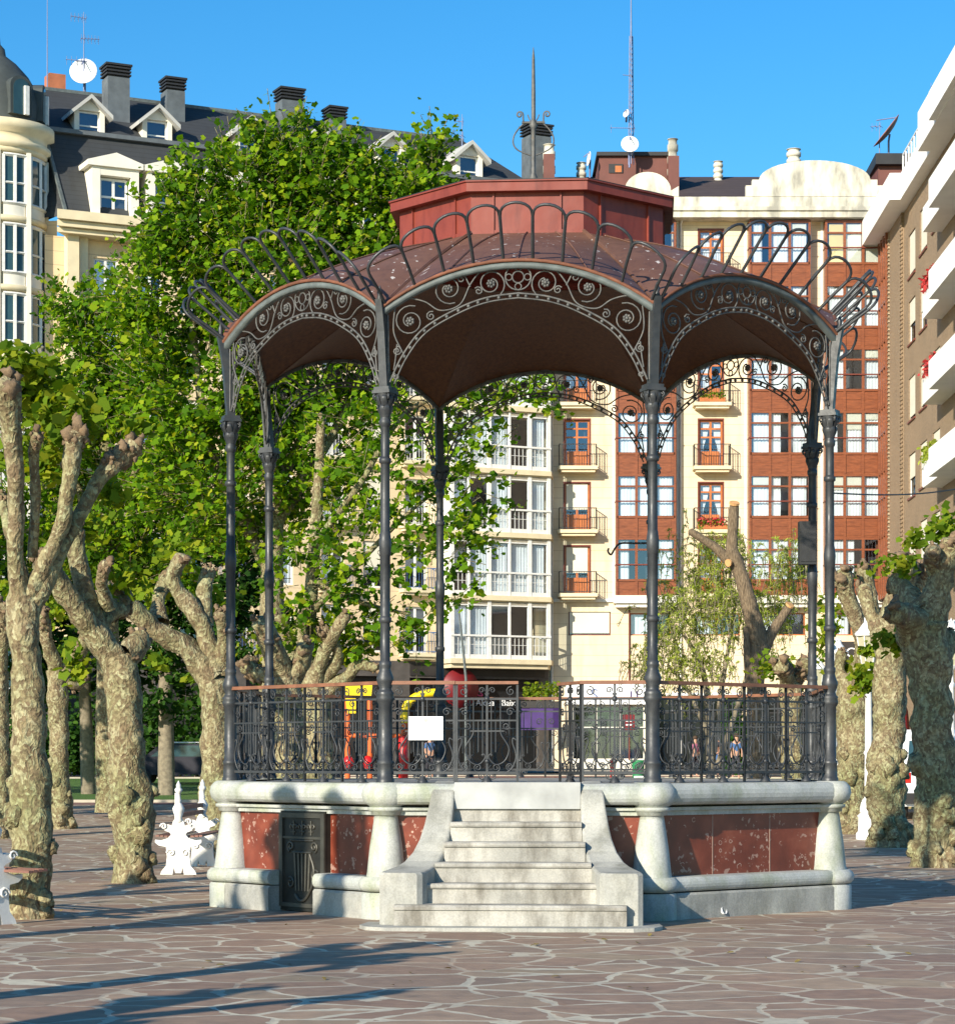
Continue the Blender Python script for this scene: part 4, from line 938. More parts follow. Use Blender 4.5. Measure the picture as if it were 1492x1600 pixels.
def window(par, x0, x1, z0, z1, y, cols=2, zbars=(), fr='white_paint', fw=.06, deco='curtain', name='window', rnd=None, M=None, th=.05, pane=True, gmat='window_glass'):
    m = MB(M=M); yb = y+th
    m.box(x0, x1, y, yb, z0, z0+fw); m.box(x0, x1, y, yb, z1-fw, z1); m.box(x0, x0+fw, y+.001, yb-.001, z0+fw, z1-fw); m.box(x1-fw, x1, y+.001, yb-.001, z0+fw, z1-fw)
    for i in range(1, cols): c = x0+(x1-x0)*i/cols; m.box(c-fw*.6, c+fw*.6, y-.004, yb-.002, z0+fw, z1-fw)
    for f in zbars: z = z0+(z1-z0)*f; m.box(x0+fw, x1-fw, y-.008, yb-.004, z-fw*.45, z+fw*.45)
    o = m.build(name, fr, par)
    if pane:
        g = MB(M=M); g.add([(x0+fw*.5, y+th*.5, z0+fw*.5), (x1-fw*.5, y+th*.5, z0+fw*.5), (x1-fw*.5, y+th*.5, z1-fw*.5), (x0+fw*.5, y+th*.5, z1-fw*.5)], [(0, 1, 2, 3)]); g.build('pane', gmat, o)
    if deco == 'curtain': curtain(o, x0+fw, x1-fw, z0+fw, z1-fw, y+.17, M=M)
    elif deco == 'tied': tied(o, x0+fw, x1-fw, z0+fw, z1-fw, y+.16, M=M)
    elif deco == 'half': curtain(o, x0+fw, x0+(x1-x0)*.45, z0+fw, z1-fw, y+.17, M=M)
    elif deco and deco.startswith('blind'):
        f = {'blind': .45, 'blindlow': .1, 'blindfull': .0, 'blindy': .0}[deco]; m = MB(M=M); m.box(x0+fw, x1-fw, y-.03, y-.012, z0+(z1-z0)*f, z1-.02)
        m.build('blind', 'blind_yellow' if deco == 'blindy' else 'blind_cream', o)
    return o
def balcony(par, x0, x1, z, y=0.0, out=.75, h=1.0, mat='iron_black', slab='cornice_cream', sp=.11, M=None, th=.16):
    m = MB(M=M); m.hexa([(x0, y-out), (x1, y-out), (x1, y), (x0, y)], z-th, z); m.hexa([(x0+.1, y-out+.12), (x1-.1, y-out+.12), (x1-.1, y), (x0+.1, y)], z-th-.12, z-th)
    o = m.build('balcony', slab, par); q = MB(M=M); a = .04
    P = [(x0+a, y), (x0+a, y-out+a), (x1-a, y-out+a), (x1-a, y)]
    for i in range(3):
        (ax, ay), (bx, by) = P[i], P[i+1]; L_ = math.hypot(bx-ax, by-ay); n_ = max(2, int(L_/sp))
        q.bar((ax, ay, z+h), (bx, by, z+h), .035); q.bar((ax, ay, z+.08), (bx, by, z+.08), .025)
        for j in range(n_+1): u = j/n_; q.bar((ax+(bx-ax)*u, ay+(by-ay)*u, z), (ax+(bx-ax)*u, ay+(by-ay)*u, z+h), .016)
    q.build('balustrade', mat, o); return o
def chimney(par, x, y, z0, z1, w_, d_, mat, cap='black_cap', name='chimney', louv=True):
    m = MB(); m.box(x-w_/2, x+w_/2, y-d_/2, y+d_/2, z0, z1-.5*louv); o = m.build(name, mat, par); c = MB()
    if louv:
        c.box(x-w_*.42, x+w_*.42, y-d_*.42, y+d_*.42, z1-.5, z1)
        for i in range(3): zz = z1-.42+i*.15; c.box(x-w_*.56, x+w_*.56, y-d_*.56, y+d_*.56, zz, zz+.07)
        c.box(x-w_*.6, x+w_*.6, y-d_*.6, y+d_*.6, z1+.001, z1+.09)
        c.build('cap', cap, o)
    return o
def round_vent(par, x, y, z0, z1, r):
    m = MB(); m.box(x-r*1.15, x+r*1.15, y-r*1.15, y+r*1.15, z0, z0+(z1-z0)*.45); o = m.build('chimney', 'penthouse_paint', par)
    c = MB(); zb = z0+(z1-z0)*.45; h = z1-zb; prof_ = []
    for i in range(4): a = zb+h*i/4; prof_ += [(r, a), (r, a+h*.13), (r*.8, a+h*.14), (r*.8, a+h*.24)]
    c.lathe(prof_+[(r, z1-.02), (r, z1)], (x, y, 0), 14); c.build('cap', 'stained_render', o); return o
G1 = ground(110)
# ---------------------------------------------------------------- central cream building with red timber bays
Y2 = 112.0; X2 = (855-HX)/FPX*Y2; P2 = FPX/Y2
C2 = thing('apartment_building', 'cream apartment building with red timber bay windows and a curved gable', 'building', (X2, Y2, G1))
def U(px): return (px-855)/P2
def Z(py): return EYE+(HY-py)/P2-G1
m = MB(); holes = []
FL = [358, 457, 556, 655, 754, 853]
doorsL = [(U(881), U(922), Z(y+75), Z(y)) for y in FL]; doorsR = [(U(1091), U(1130), Z(y+75), Z(y)) for y in FL]
low = [(U(888), U(954), Z(993), Z(956)), (U(984), U(1048), Z(993), Z(958)), (U(1084), U(1156), Z(993), Z(958)), (U(1172), U(1258), Z(993), Z(958)), (U(1290), U(1372), Z(993), Z(958))]
shops = [(U(893), U(1008), 0, Z(1103)), (U(1030), U(1160), 0, Z(1085)), (U(1180), U(1290), 0, Z(1085)), (U(1305), U(1400), 0, Z(1045))]
bays = [(963, 1053), (1170, 1262), (1288, 1374)]
bayh = [(U(a)+.1, U(b)-.1, Z(932), Z(348)) for a, b in bays]
XE = U(1425)
wall_holes(m, 0, XE, 0, Z(336), doorsL+doorsR+low+shops+bayh); m.build('wall', 'cream_render', C2)
m = MB(); m.box(.02, XE, .9, 12, 0.02, Z(340)); m.build('interior', 'room_dark', C2)
m = MB()
for px in (858, 945+14, 1059, 1165, 1266, 1284): m.box(U(px)-.06, U(px)+.06, -.03, .0, Z(932), Z(345))
m.box(0, U(962), -.12, 0, Z(941), Z(936)); m.build('string_course', 'pale_stone', C2)
rb = random.Random(4)
for bi, (a, b) in enumerate(bays):
    x0, x1 = U(a), U(b)
    sl = MB(); sl.box(x0-.15, x1+.15, -.75, 0, Z(944), Z(932)); sl.box(x0-.05, x1+.05, -.6, 0, Z(950), Z(944.2)); sl.build('bay_slab', 'pale_stone', C2)
    for f in range(6):
        zt = Z(348+98.6*f); zb = Z(348+98.6*f+67); zs = Z(348+98.6*(f+1)); nm = 3
        o = MB(); o.box(x0, x1, -.55, -.47, zs+.001, zb-.05)     # spandrel
        for j in range(nm):
            xa = x0+.12+(x1-x0-.24)*j/nm; xb = x0+.12+(x1-x0-.24)*(j+1)/nm
            for za, zb_ in ((zs+.08, (zs+zb)/2-.05), ((zs+zb)/2+.03, zb-.13)): o.box(xa+.06, xb-.06, -.565, -.548, za, zb_)
        for xx in (x0, x1): o.box(xx-.05, xx+.05, -.60, .02, zs, zt-.002)
        for j in range(1, nm): xx = x0+(x1-x0)*j/nm; o.box(xx-.06, xx+.06, -.59, -.47, zs, zt-.004)
        o.box(x0, x1, -.58, -.47, zt-.12, zt-.006); o.box(x0, x1, -.60, -.47, zb-.06, zb+.05); o.box(x0, x1, -.57, -.49, zt-.62, zt-.54)
        w0 = o.build('bay_window', 'bay_wood' if (bi+f) % 4 else 'bay_wood', C2)
        rl_ = MB(); zr = zb+.72; rl_.bar((x0-.06, -.62, zr), (x1+.06, -.62, zr), .06); rl_.bar((x0-.06, -.62, zr), (x0-.06, 0, zr), .05); rl_.build('rail', 'frame_maroon', w0)
        g = MB(); g.add([(x0+.05, -.52, zb), (x1-.05, -.52, zb), (x1-.05, -.52, zt-.1), (x0+.05, -.52, zt-.1)], [(0, 1, 2, 3)])
        g.add([(x0, -.5, zb), (x0, 0, zb), (x0, 0, zt-.1), (x0, -.5, zt-.1)], [(0, 1, 2, 3)]); g.build('pane', 'window_glass', w0)
        for j in range(nm):
            xa = x0+.1+(x1-x0-.2)*j/nm; xb = x0+.1+(x1-x0-.2)*(j+1)/nm; q = rb.random()
            if rb.random() < .22 and not (bi == 2 and f == 0): bh = rb.uniform(.25, .75); bl = MB(); bl.box(xa+.04, xb-.04, -.475, -.455, zt-.14-bh, zt-.14); bl.build('blind', 'blind_cream', w0)
            if bi == 2 and f == 0: bl = MB(); bl.box(xa+.04, xb-.04, -.46, -.44, zb+.05, zt-.15); bl.build('blind', 'blind_yellow' if j == 0 else 'blind_cream', w0)
            elif bi == 0 and f == 5 and j == 1: pass
            elif q < .72: curtain(w0, xa+.03, xb-.03, zb+.02, zt-.14, -.40)
            elif q < .9: curtain(w0, xa+.03, xa+(xb-xa)*.55, zb+.02, zt-.14, -.40)
for li, (Ls, xs) in enumerate(((doorsL, 0), (doorsR, 1))):
    for f, (a, b, c, d_) in enumerate(Ls):
        dk = ['tied', None, 'half', None, 'blind', 'blind'][f] if li == 0 else ['curtain', 'half', 'half', 'tied', 'tied', 'curtain'][f]
        if li == 0 and f == 1: dk = None
        o = window(C2, a+.03, b-.03, c, d_-.03, .14, 2, (.64, .82), 'door_wood', .085, dk, 'balcony_door')
        kk = MB()
        for j in range(2): xa = a+.14+(b-a-.2)*j/2; kk.box(xa, xa+(b-a)/2-.2, .155, .18, c+.1, c+(d_-c)*.34)
        kk.build('door_panel', 'door_wood', o)
        ex = MB(); ex.box(a-.035, a+.03, -.012, .02, c, d_+.04); ex.box(b-.03, b+.035, -.012, .02, c, d_+.04); ex.box(a-.035, b+.035, -.014, .018, d_-.03, d_+.045); ex.build('door_frame', 'frame_maroon', o)
        if f or li == 1: balcony(C2, a-.28, b+.30, c-.02, 0, .82, 1.0)
# red geraniums, plants on two balconies
def flowers(label, par_loc, w_, mat, n_=500):
    t = thing('flower_box', label, 'flower box', par_loc); m = MB(); m.box(-w_/2, w_/2, -.1, .1, 0, .18); m.build('box', 'door_wood', t)
    pts = np.stack([RNG.uniform(-w_/2, w_/2, n_), RNG.normal(-.05, .07, n_), .15+RNG.uniform(0, .38, n_)], 1)
    leaves('bloom', mat, t, pts[:n_//2], .055, shape='oval'); leaves('foliage', 'plane_leaf', t, pts[n_//2:]*np.array([1, 1, .8]), .05, shape='oval')
a, b, c, _ = doorsR[4]; flowers('flower box of red geraniums on a balcony right of the middle of the cream facade', (X2+(a+b)/2, Y2-.70, G1+c), 1.4, 'flower_red')
a, b, c, _ = doorsR[2]; flowers('flower box with greenery on the balcony two floors above the red geraniums', (X2+(a+b)/2, Y2-.70, G1+c), 1.2, 'tuft_leaf', 300)
for i, (a, b, c, d_) in enumerate(low): window(C2, a, b, c, d_, .12, 2 if i else 1, (), 'frame_maroon' if i == 0 else 'door_wood', .06, 'blindlow' if i == 0 else 'half')
# eave, cornice, gables, roof
m = MB(); m.box(-.1, XE, -.95, .3, Z(346), Z(336)); m.box(-.1, XE, -1.05, .3, Z(336)+.001, Z(330)); m.box(-.1, XE, -.9, .3, Z(330)+.001, Z(314)); m.build('eave', 'stained_render', C2)
m = MB(); cx = U(1269)
P = [(U(1162), Z(313)), (U(1162), Z(296)), (U(1172), Z(296)), (U(1172), Z(287))]+[(cx+(U(1355)-U(1183))/2*math.cos(a)*1.0, Z(287)+(Z(257)-Z(287))*math.sin(a)) for a in [math.pi-math.pi*i/18 for i in range(19)]]+[(U(1366), Z(287)), (U(1366), Z(296)), (U(1376), Z(296)), (U(1376), Z(313))]
m.slab(P, -.85, -.5); m.build('gable', 'stained_render', C2)
m = MB(); cx = U(1010); P = [(U(940), Z(313)), (U(940), Z(297)), (U(958), Z(297))]+[(cx+(U(1046)-U(974))/2*math.cos(a), Z(304)+(Z(275)-Z(304))*math.sin(a)) for a in [math.pi-math.pi*i/16 for i in range(17)]]+[(U(1058), Z(297)), (U(1058), Z(313))]
m.slab(P, -.85, -.5); m.build('gable', 'stained_render', C2)
m = MB(); m.add([(0, -.4, Z(313)), (XE, -.4, Z(313)), (XE, 7, 29.45), (0, 7, 29.45), (XE, 14, Z(313)), (0, 14, Z(313))], [(0, 1, 2, 3), (3, 2, 4, 5), (0, 3, 5), (1, 4, 2)]); rf = m.build('roof', 'brown_roof', C2)
def Zd(py, dy): return EYE+(HY-py)/FPX*(Y2+dy)-G1
def Ud(px, dy): return (px-HX)/FPX*(Y2+dy)-X2
m = MB(); m.box(Ud(936, 3), Ud(1045, 3), 3, 8, 25, Zd(244, 3)); ph = m.build('roof_house', 'penthouse_paint', C2)
m = MB(); m.box(Ud(932, 3), Ud(1047, 3), 2.8, 8.2, Zd(244, 3)+.002, Zd(238, 3)); m.build('roof_cap', 'black_cap', ph)
m = MB(); m.box(Ud(951, 3), Ud(973, 3), 2.95, 3.02, Zd(270, 3), Zd(256, 3)); m.build('window', 'black_cap', ph)
m = MB(); m.box(Ud(961, 3), Ud(971, 3), 2.93, 2.951, Zd(269, 3), Zd(259, 3)); m.build('window_shutter', 'door_wood', ph)
m = MB(); m.box(Ud(1372, 3), Ud(1440, 3), 3, 8, 25, Zd(256, 3)); ph2 = m.build('roof_house', 'penthouse_paint', C2)
m = MB(); m.hexa([(Ud(1366, 3), 2.6), (Ud(1440, 3), 2.6), (Ud(1440, 3), 8.2), (Ud(1372, 3), 8.2)], Zd(254, 3)-.15, Zd(242, 3)); m.build('roof_cap', 'black_cap', ph2)
round_vent(rf, Ud(1051, 2.6), 2.6, 26, Zd(217, 2.6), .26); round_vent(rf, Ud(858, 3), 3, 25, Zd(226, 3), .3); round_vent(rf, Ud(908, 6), 6, 27.5, Zd(254, 6), .25); round_vent(rf, Ud(1122, 6), 6, 28, Zd(252, 6), .24); round_vent(rf, Ud(1240, 6), 6, 28, Zd(233, 6), .36)
m = MB(); m.box(Ud(1043, 2.6), Ud(1060, 2.6), 2.2, 3.6, 25.5, Zd(246, 2.6)); m.build('chimney_stack', 'penthouse_paint', rf)
m = MB(); m.box(Ud(849, 3), Ud(866, 3), 2.6, 3.8, 25, Zd(243, 3)); m.build('chimney_stack', 'penthouse_paint', rf)
m = MB()
for px in (862, 1063): m.tube([(U(px), -.08, 0.3), (U(px), -.08, Z(350)), (U(px)+.05, -.3, Z(345))], .065, 6); 
m.build('drainpipe', 'white_paint', C2)
m = MB(); m.tube([(U(983), -.06, .5), (U(983), -.06, Z(942))], .04, 6); m.build('drainpipe', 'frame_maroon', C2)
# ground floor
sf = MB(); a, b, c, d_ = shops[0]; sf.box(a, b, .05, .1, 0, .5); sh = sf.build('shop_front', 'pale_stone', C2); window(sh, a, b, .5, d_, .1, 3, (.6,), 'pale_stone', .08, None, 'shop_window', pane=True)
for s_ in shops[1:]:
    q = MB(); q.box(s_[0], s_[1], .5, .6, 0, s_[3]); sh = q.build('shop_front', 'dark_shop', C2); window(sh, s_[0], s_[1], .15, s_[3], .3, 3, (.75,), 'black_cap', .07, None, 'shop_window', gmat='shop_glass')
m = MB(); m.box(U(884), U(1012), -.22, -.02, Z(1101), Z(1068)); sg = m.build('shop_sign', 'sign_white', C2)
text_mesh('S', .75, 'mast_grey', sg, (U(928), -.24, Z(1094))); text_mesh('U', .6, 'awning_purple', sg, (U(990), -.24, Z(1094)))
m = MB(); m.box(U(1292), U(1350), -.25, -.03, Z(1034), Z(1003)); sg = m.build('shop_sign', 'dark_shop', C2); text_mesh('UNCES', .62, 'sign_white', sg, (U(1322), -.27, Z(1027)))
m = MB(); m.box(U(1040), U(1175), -1.3, -.05, Z(1088), Z(1084)); m.build('awning', 'sign_white', C2)
m = MB(); m.box(U(973), U(991), -.3, -.26, Z(1141), Z(1117)); sg = m.build('hanging_sign', 'sign_red', C2); q = MB(); q.box(U(977), U(987), -.312, -.302, Z(1128), Z(1126)); q.box(U(977), U(987), -.312, -.302, Z(1134), Z(1132)); q.build('sign_line', 'sign_white', sg)

# ---------------------------------------------------------------- left building (slate mansard, white glazed bays)
A1 = Vector((S(70, 0, 101.2).x, 101.2)); E1 = Vector((S(857, 0, 111.6).x, 111.6)); ang1 = math.atan2(E1.y-A1.y, E1.x-A1.x); L1 = (E1-A1).length
C1 = thing('apartment_building', 'beige apartment building with slate mansard, gabled dormers and round corner turret', 'building', (A1.x, A1.y, G1), ang1)
def u1(px, dy=0):   # facade coordinate for a photo column, on a plane dy behind the facade
    A = (A1.x-dy*math.sin(ang1), A1.y+dy*math.cos(ang1)); return ray_plane(px, A, ang1)
def z1(px, py, dy=0):
    u = u1(px, dy); y = A1.y+dy*math.cos(ang1)+u*math.sin(ang1); return EYE+(HY-py)/FPX*y-G1
ZE = z1(150, 352); FH = 2.92
zb0 = z1(770, 1035); FH = (z1(770, 735)-z1(770, 1030))/3; zf = [zb0+FH*k for k in range(6, -1, -1)]; zf = [z for z in zf if z+2.6 < ZE-.6]
m = MB(); holes = []; wins = []
gx0, gx1 = u1(692), u1(842)
cols_ = [u1(166), u1(235), u1(300), u1(370), u1(440), u1(520), u1(585), u1(650)]
for z in zf[:7]:
    for i, c in enumerate(cols_):
        h_ = (c-.55, c+.55, z+.35, z+2.45); holes.append(h_); wins.append((h_, i))
    holes.append((gx0+.2, gx1-.2, z+.1, z+2.6))
gfz = zf[-1]-.02
wall_holes(m, 0, L1, gfz, ZE-.6, [h for h in holes if h[2] > gfz]); m.build('wall', 'beige_render', C1)
m = MB(); m.box(.05, L1-.05, .8, 10, 0.02, ZE-.62); m.build('interior', 'room_dark', C1)
m = MB(); wall_holes(m, 0, L1, 0, gfz, [(x, x+3.1, 0.0, gfz-.7) for x in (1, 5, 9, 12.4)]+[(u1(640), u1(842), 0, gfz-.75)]); m.build('ground_floor', 'shade_painted_wall', C1)
bi = 0
for (h_, i) in wins:
    if h_[2] < gfz: continue
    a, b, c, d_ = h_; bi += 1
    window(C1, a, b, c, d_, .12, 2, (), 'white_paint', .09, [None, 'curtain', 'half', 'blind'][bi % 4])
    if i in (5, 7) or (i == 3): balcony(C1, a-.3, b+.3, c-.02, 0, .55, .95, 'white_paint' if c > gfz+6 else 'cloth_blue', 'cornice_cream', .14)
for z in zf[:7]:
    a, b = gx0, gx1; zt = z+2.62; zb = z+.30
    sl = MB(); sl.hexa([(a-.15, -1.15), (b+.05, -1.15), (b+.75, 0), (a-.15, 0)], z-.12, z+.10); sl.hexa([(a-.05, -1.0), (b-.05, -1.0), (b+.6, 0), (a-.05, 0)], z-.32, z-.122); sl.build('gallery_slab', 'cornice_cream', C1)
    o = MB(); o.box(a, b, -1.0, -.9, z+.1, zb); o.box(a, b, -1.0, -.9, zt-.1, zt+.1)
    for j in (0, .17, .38, .59, .8, 1.0): x = a+(b-a)*j; w_ = .09 if j in (0, .38, .8, 1.0) else .05; o.box(x-w_, x+w_, -1.02, -.9, z+.1, zt+.1)
    o.box(a-.08, b+.1, -1.06, -.92, z+1.12, z+1.20); o.box(b-.05, b+.05, -.95, 0, zt-.1, zt+.1); o.box(a-.05, a+.05, -.95, 0, z+.1, zt+.1)
    o.box(b-.03, b+.1, -.9, 0, z+1.12, z+1.2); o.box(b-.05, b+.05, -.95, 0, z+.1, zb)
    gw = o.build('gallery_window', 'white_paint', C1)
    g = MB(); g.add([(a, -.95, zb), (b, -.95, zb), (b, -.95, zt-.1), (a, -.95, zt-.1)], [(0, 1, 2, 3)]); g.add([(b, -.95, zb), (b, 0, zb), (b, 0, zt-.1), (b, -.95, zt-.1)], [(0, 1, 2, 3)]); g.build('pane', 'window_glass', gw)
    q = MB()
    for j in range(24): x = a+(b-a)*(j+.5)/24; q.box(x-.012, x+.012, -.985, -.97, zb, z+1.15)
    q.bar((a, -.978, z+.75), (b, -.978, z+.75), .02); q.build('glazing_bar', 'white_paint', gw)
    for j0, j1 in ((.02, .16), (.19, .37), (.40, .58), (.61, .79), (.84, .97)):
        if rb.random() < .8: curtain(gw, a+(b-a)*j0, a+(b-a)*j1, zb, zt-.12, -.80)
# cornice under mansard
m = MB(); cw_ = ((-.9, -.62, 0.0), (-.75, -.40, 0), (-1.05, -.18, 0))
m.hexa([(u1(80), -.9), (L1, -.9), (L1, .2), (u1(110), .2)], ZE-.62, ZE-.42); m.hexa([(u1(78), -1.1), (L1, -1.1), (L1, .2), (u1(108), .2)], ZE-.40, ZE-.15); m.hexa([(u1(76), -1.3), (L1, -1.3), (L1, .2), (u1(105), .2)], ZE-.13, ZE+.25)
m.build('cornice', 'cornice_cream', C1)
q = MB(); q.box(u1(100), u1(118), -.55, -.01, gfz, ZE-.62); q.box(u1(122), u1(135), -.25, -.01, gfz, ZE-.62); q.build('pilaster', 'cornice_cream', C1)
# mansard: steep lower slope, gentle upper
zM = z1(170, 215, 1.2); zR = z1(300, 167, 5.5); xl = u1(95)
m = MB(); m.add([(xl, -.7, ZE+.25), (L1, -.7, ZE+.25), (L1-.0, 1.2, zM), (xl-.4, 1.2, zM)], [(0, 1, 2, 3)])
m.add([(xl, -.7, ZE+.25), (xl-.4, 1.2, zM), (xl-1.2, 6, zM), (xl-1.2, 6, ZE+.25)], [(0, 1, 2, 3)])
m.add([(xl-.4, 1.15, zM), (L1, 1.15, zM), (L1-1.8, 5.5, zR), (xl+.3, 5.5, zR), (xl-1.2, 9, zM), (L1, 9, zM)], [(0, 1, 2, 3), (0, 3, 4), (3, 2, 5, 4), (1, 5, 2)])
rf = m.build('roof', 'slate_roof', C1)
q = MB(); q.bar((xl-.4, 1.1, zM+.05), (L1, 1.1, zM+.05), .3, .18); q.build('gutter', 'slate_block', rf)
q = MB(); q.bar((xl, -.72, ZE+.3), (xl-.42, 1.15, zM), .14, .1); q.bar((xl+.3, 5.5, zR), (L1-1.8, 5.5, zR), .25, .15); q.build('ridge', 'band_grey', rf)
def dormer(x, w_, zb, zt, y0, dp, big):
    d_ = MB(); hw = w_/2; hg = w_*(.30 if big else .48)
    zw = zt-hg
    if big:
        d_.box(x-hw, x-hw+.35, y0, y0+dp, zb, zw); d_.box(x+hw-.35, x+hw, y0, y0+dp, zb, zw); d_.box(x-hw+.35, x+hw-.35, y0+.01, y0+dp, zw-.35, zw)
        d_.slab([(x-hw-.22, zw), (x+hw+.22, zw), (x+hw+.22, zw+.22), (x, zt), (x-hw-.22, zw+.22)], y0-.14, y0+dp)
        o = d_.build('dormer', 'pale_stone', rf)
        window(o, x-.62, x+.62, zb+.15, zw-.4, y0+.35, 2, (.5,), 'white_paint', .10, None); c = MB(); c.box(x-hw+.35, x+hw-.35, y0+.6, y0+.7, zb, zw-.3); c.build('reveal', 'room_dark', o)
    else:
        ww = .20; d_.box(x-hw, x-hw+ww, y0, y0+dp, zb, zw); d_.box(x+hw-ww, x+hw, y0, y0+dp, zb, zw); d_.slab([(x-hw, zw), (x+hw, zw), (x, zt-.12)], y0, y0+.3)
        o = d_.build('dormer', 'pale_stone', rf)
        r_ = MB()
        for sg in (-1, 1): r_.slab([(x, zt), (x+sg*(hw+.28), zw-.18), (x+sg*(hw+.28), zw-.36), (x, zt-.18)] if sg > 0 else [(x, zt), (x, zt-.18), (x-hw-.28, zw-.36), (x-hw-.28, zw-.18)], y0-.35, y0+dp)
        r_.build('dormer_roof', 'soffit_grey', o)
        window(o, x-hw+ww, x+hw-ww, zb+.02, zw-.02, y0+.15, 1, (.45,), 'white_paint', .07, None); c = MB(); c.box(x-hw+ww, x+hw-ww, y0+.4, y0+.5, zb, zw); c.build('reveal', 'room_dark', o)
for i in range(8):
    x = u1(178, -.6)+i*2.42
    if x < L1-1.5: dormer(x, 2.05, ZE+.2, ZE+2.95, -.85, 1.6, True)
for px, py in ((141, 148), (247, 163), (392, 180), (500, 195), (612, 206), (735, 220)):
    x = u1(px, 1.4); dormer(x, 1.35, z1(px, py+66, 1.4), z1(px, py, 1.4), 1.5, 3.2, False)
for px, py, w_, dy in ((181, 106, 1.0, 3.4), (270, 127, .85, 4.2), (452, 143, 1.05, 5.0), (523, 172, .8, 5)):
    x = u1(px, dy); chimney(rf, x, dy, zM, z1(px, py, dy), w_, .9, 'slate_block')
x = u1(838, 4.0); chimney(rf, x, 4.0, zM-1, z1(838, 199, 4.0), 1.15, .9, 'slate_block')
x = u1(72, 6); chimney(rf, u1(86, 6), 6, zM-2, z1(86, 118, 6), .75, .8, 'orange_brick', louv=False)
m = MB(); m.box(u1(55, 6), u1(110, 6), 6.6, 8, zM-2, z1(86, 141, 6)); m.build('party_wall', 'orange_brick', C1)
# turret
tc = (u1(3, .6), 1.3); rT = 1.95
m = MB(); m.lathe([(rT, 0), (rT, ZE+2.9)], (tc[0], tc[1], 0), 32); T_ = m.build('turret', 'beige_render', C1)
zc_ = z1(20, 205)
m = MB()
for zz in ([zc_]): m.lathe([(rT, zz-.9), (rT+.28, zz-.75), (rT+.28, zz-.55), (rT+.12, zz-.5), (rT+.12, zz-.2), (rT+.42, zz-.05), (rT+.42, zz+.3), (rT-.1, zz+.45)], (tc[0], tc[1], 0), 36)
m.build('turret_cornice', 'cornice_cream', T_)
m = MB(); zt = zc_+.45; m.lathe([(rT-.15, zt), (rT-.1, zt+.7), (rT-.25, zt+1.4), (rT-.65, zt+2.1), (rT-1.15, zt+2.65), (.35, zt+3.0), (.3, zt+3.3), (.12, zt+3.5), (.05, zt+4.2)], (tc[0], tc[1], 0), 32); m.build('dome', 'verdigris', T_)
def arcwin(zb, zt, angs, nm='turret_window'):
    for a0, a1 in angs:
        o = MB(); g = MB(); rr = rT+.03
        def P_(a, r, z): return (tc[0]+r*math.cos(a), tc[1]+r*math.sin(a), z)
        n_ = 6; aa = [a0+(a1-a0)*i/n_ for i in range(n_+1)]
        g.sheet([[P_(a, rr, zb) for a in aa], [P_(a, rr, zt) for a in aa]])
        for z, t_ in ((zb, .08), (zt, .08), (zb+(zt-zb)*.42, .05)): o.tube([P_(a, rr+.03, z) for a in aa], t_, 4, True, False)
        for a in (a0, (a0+a1)/2, a1): o.bar(P_(a, rr+.03, zb), P_(a, rr+.03, zt), .12)
        o_ = o.build(nm, 'white_paint', T_); g.build('pane', 'van_glass', o_)
        s_ = MB(); s_.sheet([[P_(a, rr+.02, zb-.55) for a in aa], [P_(a, rr+.02, zb-.08) for a in aa]]); s_.build('apron', 'pale_stone', o_)
for i in range(8):
    zt = ZE+2.45-i*FH
    if zt < 4: break
    arcwin(zt-2.0, zt, [(R(-150), R(-112)), (R(-98), R(-70)), (R(-62), R(-24))])
    m = MB(); m.lathe([(rT, zt-.0+.12), (rT+.14, zt+.16), (rT+.14, zt+.36), (rT, zt+.4)], (tc[0], tc[1], 0), 32); m.build('turret_band', 'cornice_cream', T_)
m = MB()
for a in (-105, -66, -18): m.bar((tc[0]+(rT+.05)*math.cos(R(a)), tc[1]+(rT+.05)*math.sin(R(a)), 3), (tc[0]+(rT+.05)*math.cos(R(a)), tc[1]+(rT+.05)*math.sin(R(a)), ZE+2.6), .26, .2)
m.build('turret_pier', 'pale_stone', T_)
for a in (-75, -25):      # arched dome windows
    ca, sa = math.cos(R(a)), math.sin(R(a)); M = Matrix.Translation((tc[0], tc[1], 0)) @ Matrix.Rotation(R(a+90), 4, 'Z'); zb = zc_+.6
    P = [(-.38, zb), (.38, zb), (.38, zb+1.1)]+[(.38*math.cos(t), zb+1.1+.38*math.sin(t)) for t in [math.pi*i/8 for i in range(1, 8)]]+[(-.38, zb+1.1)]
    m = MB(M=M); m.slab([(x*1.35, zb+(z-zb)*1.1) for x, z in P], -rT-.02, -rT+.8); o = m.build('dome_window', 'verdigris', T_)
    m = MB(M=M); m.slab(P, -rT-.05, -rT-.03); m.build('pane', 'van_glass', o); m = MB(M=M); m.bar((.2, -rT-.07, zb), (.2, -rT-.07, zb+1.2), .2); m.build('mullion', 'white_paint', o)
m = MB(); m.add([(tc[0]+1.2, 1.0, ZE+.2), (xl+.1, -.4, ZE+.2), (xl-.3, 1.5, zM), (tc[0]+1.2, 2.5, zM)], [(0, 1, 2, 3)]); m.build('valley_slope', 'slate_roof', C1)
m = MB(); m.add([(tc[0]+1.2, .9, 0), (.6, .25, 0), (.6, .25, ZE+.1), (tc[0]+1.2, .9, ZE+.1)], [(0, 1, 2, 3)]); m.build('return_wall', 'beige_render', C1)
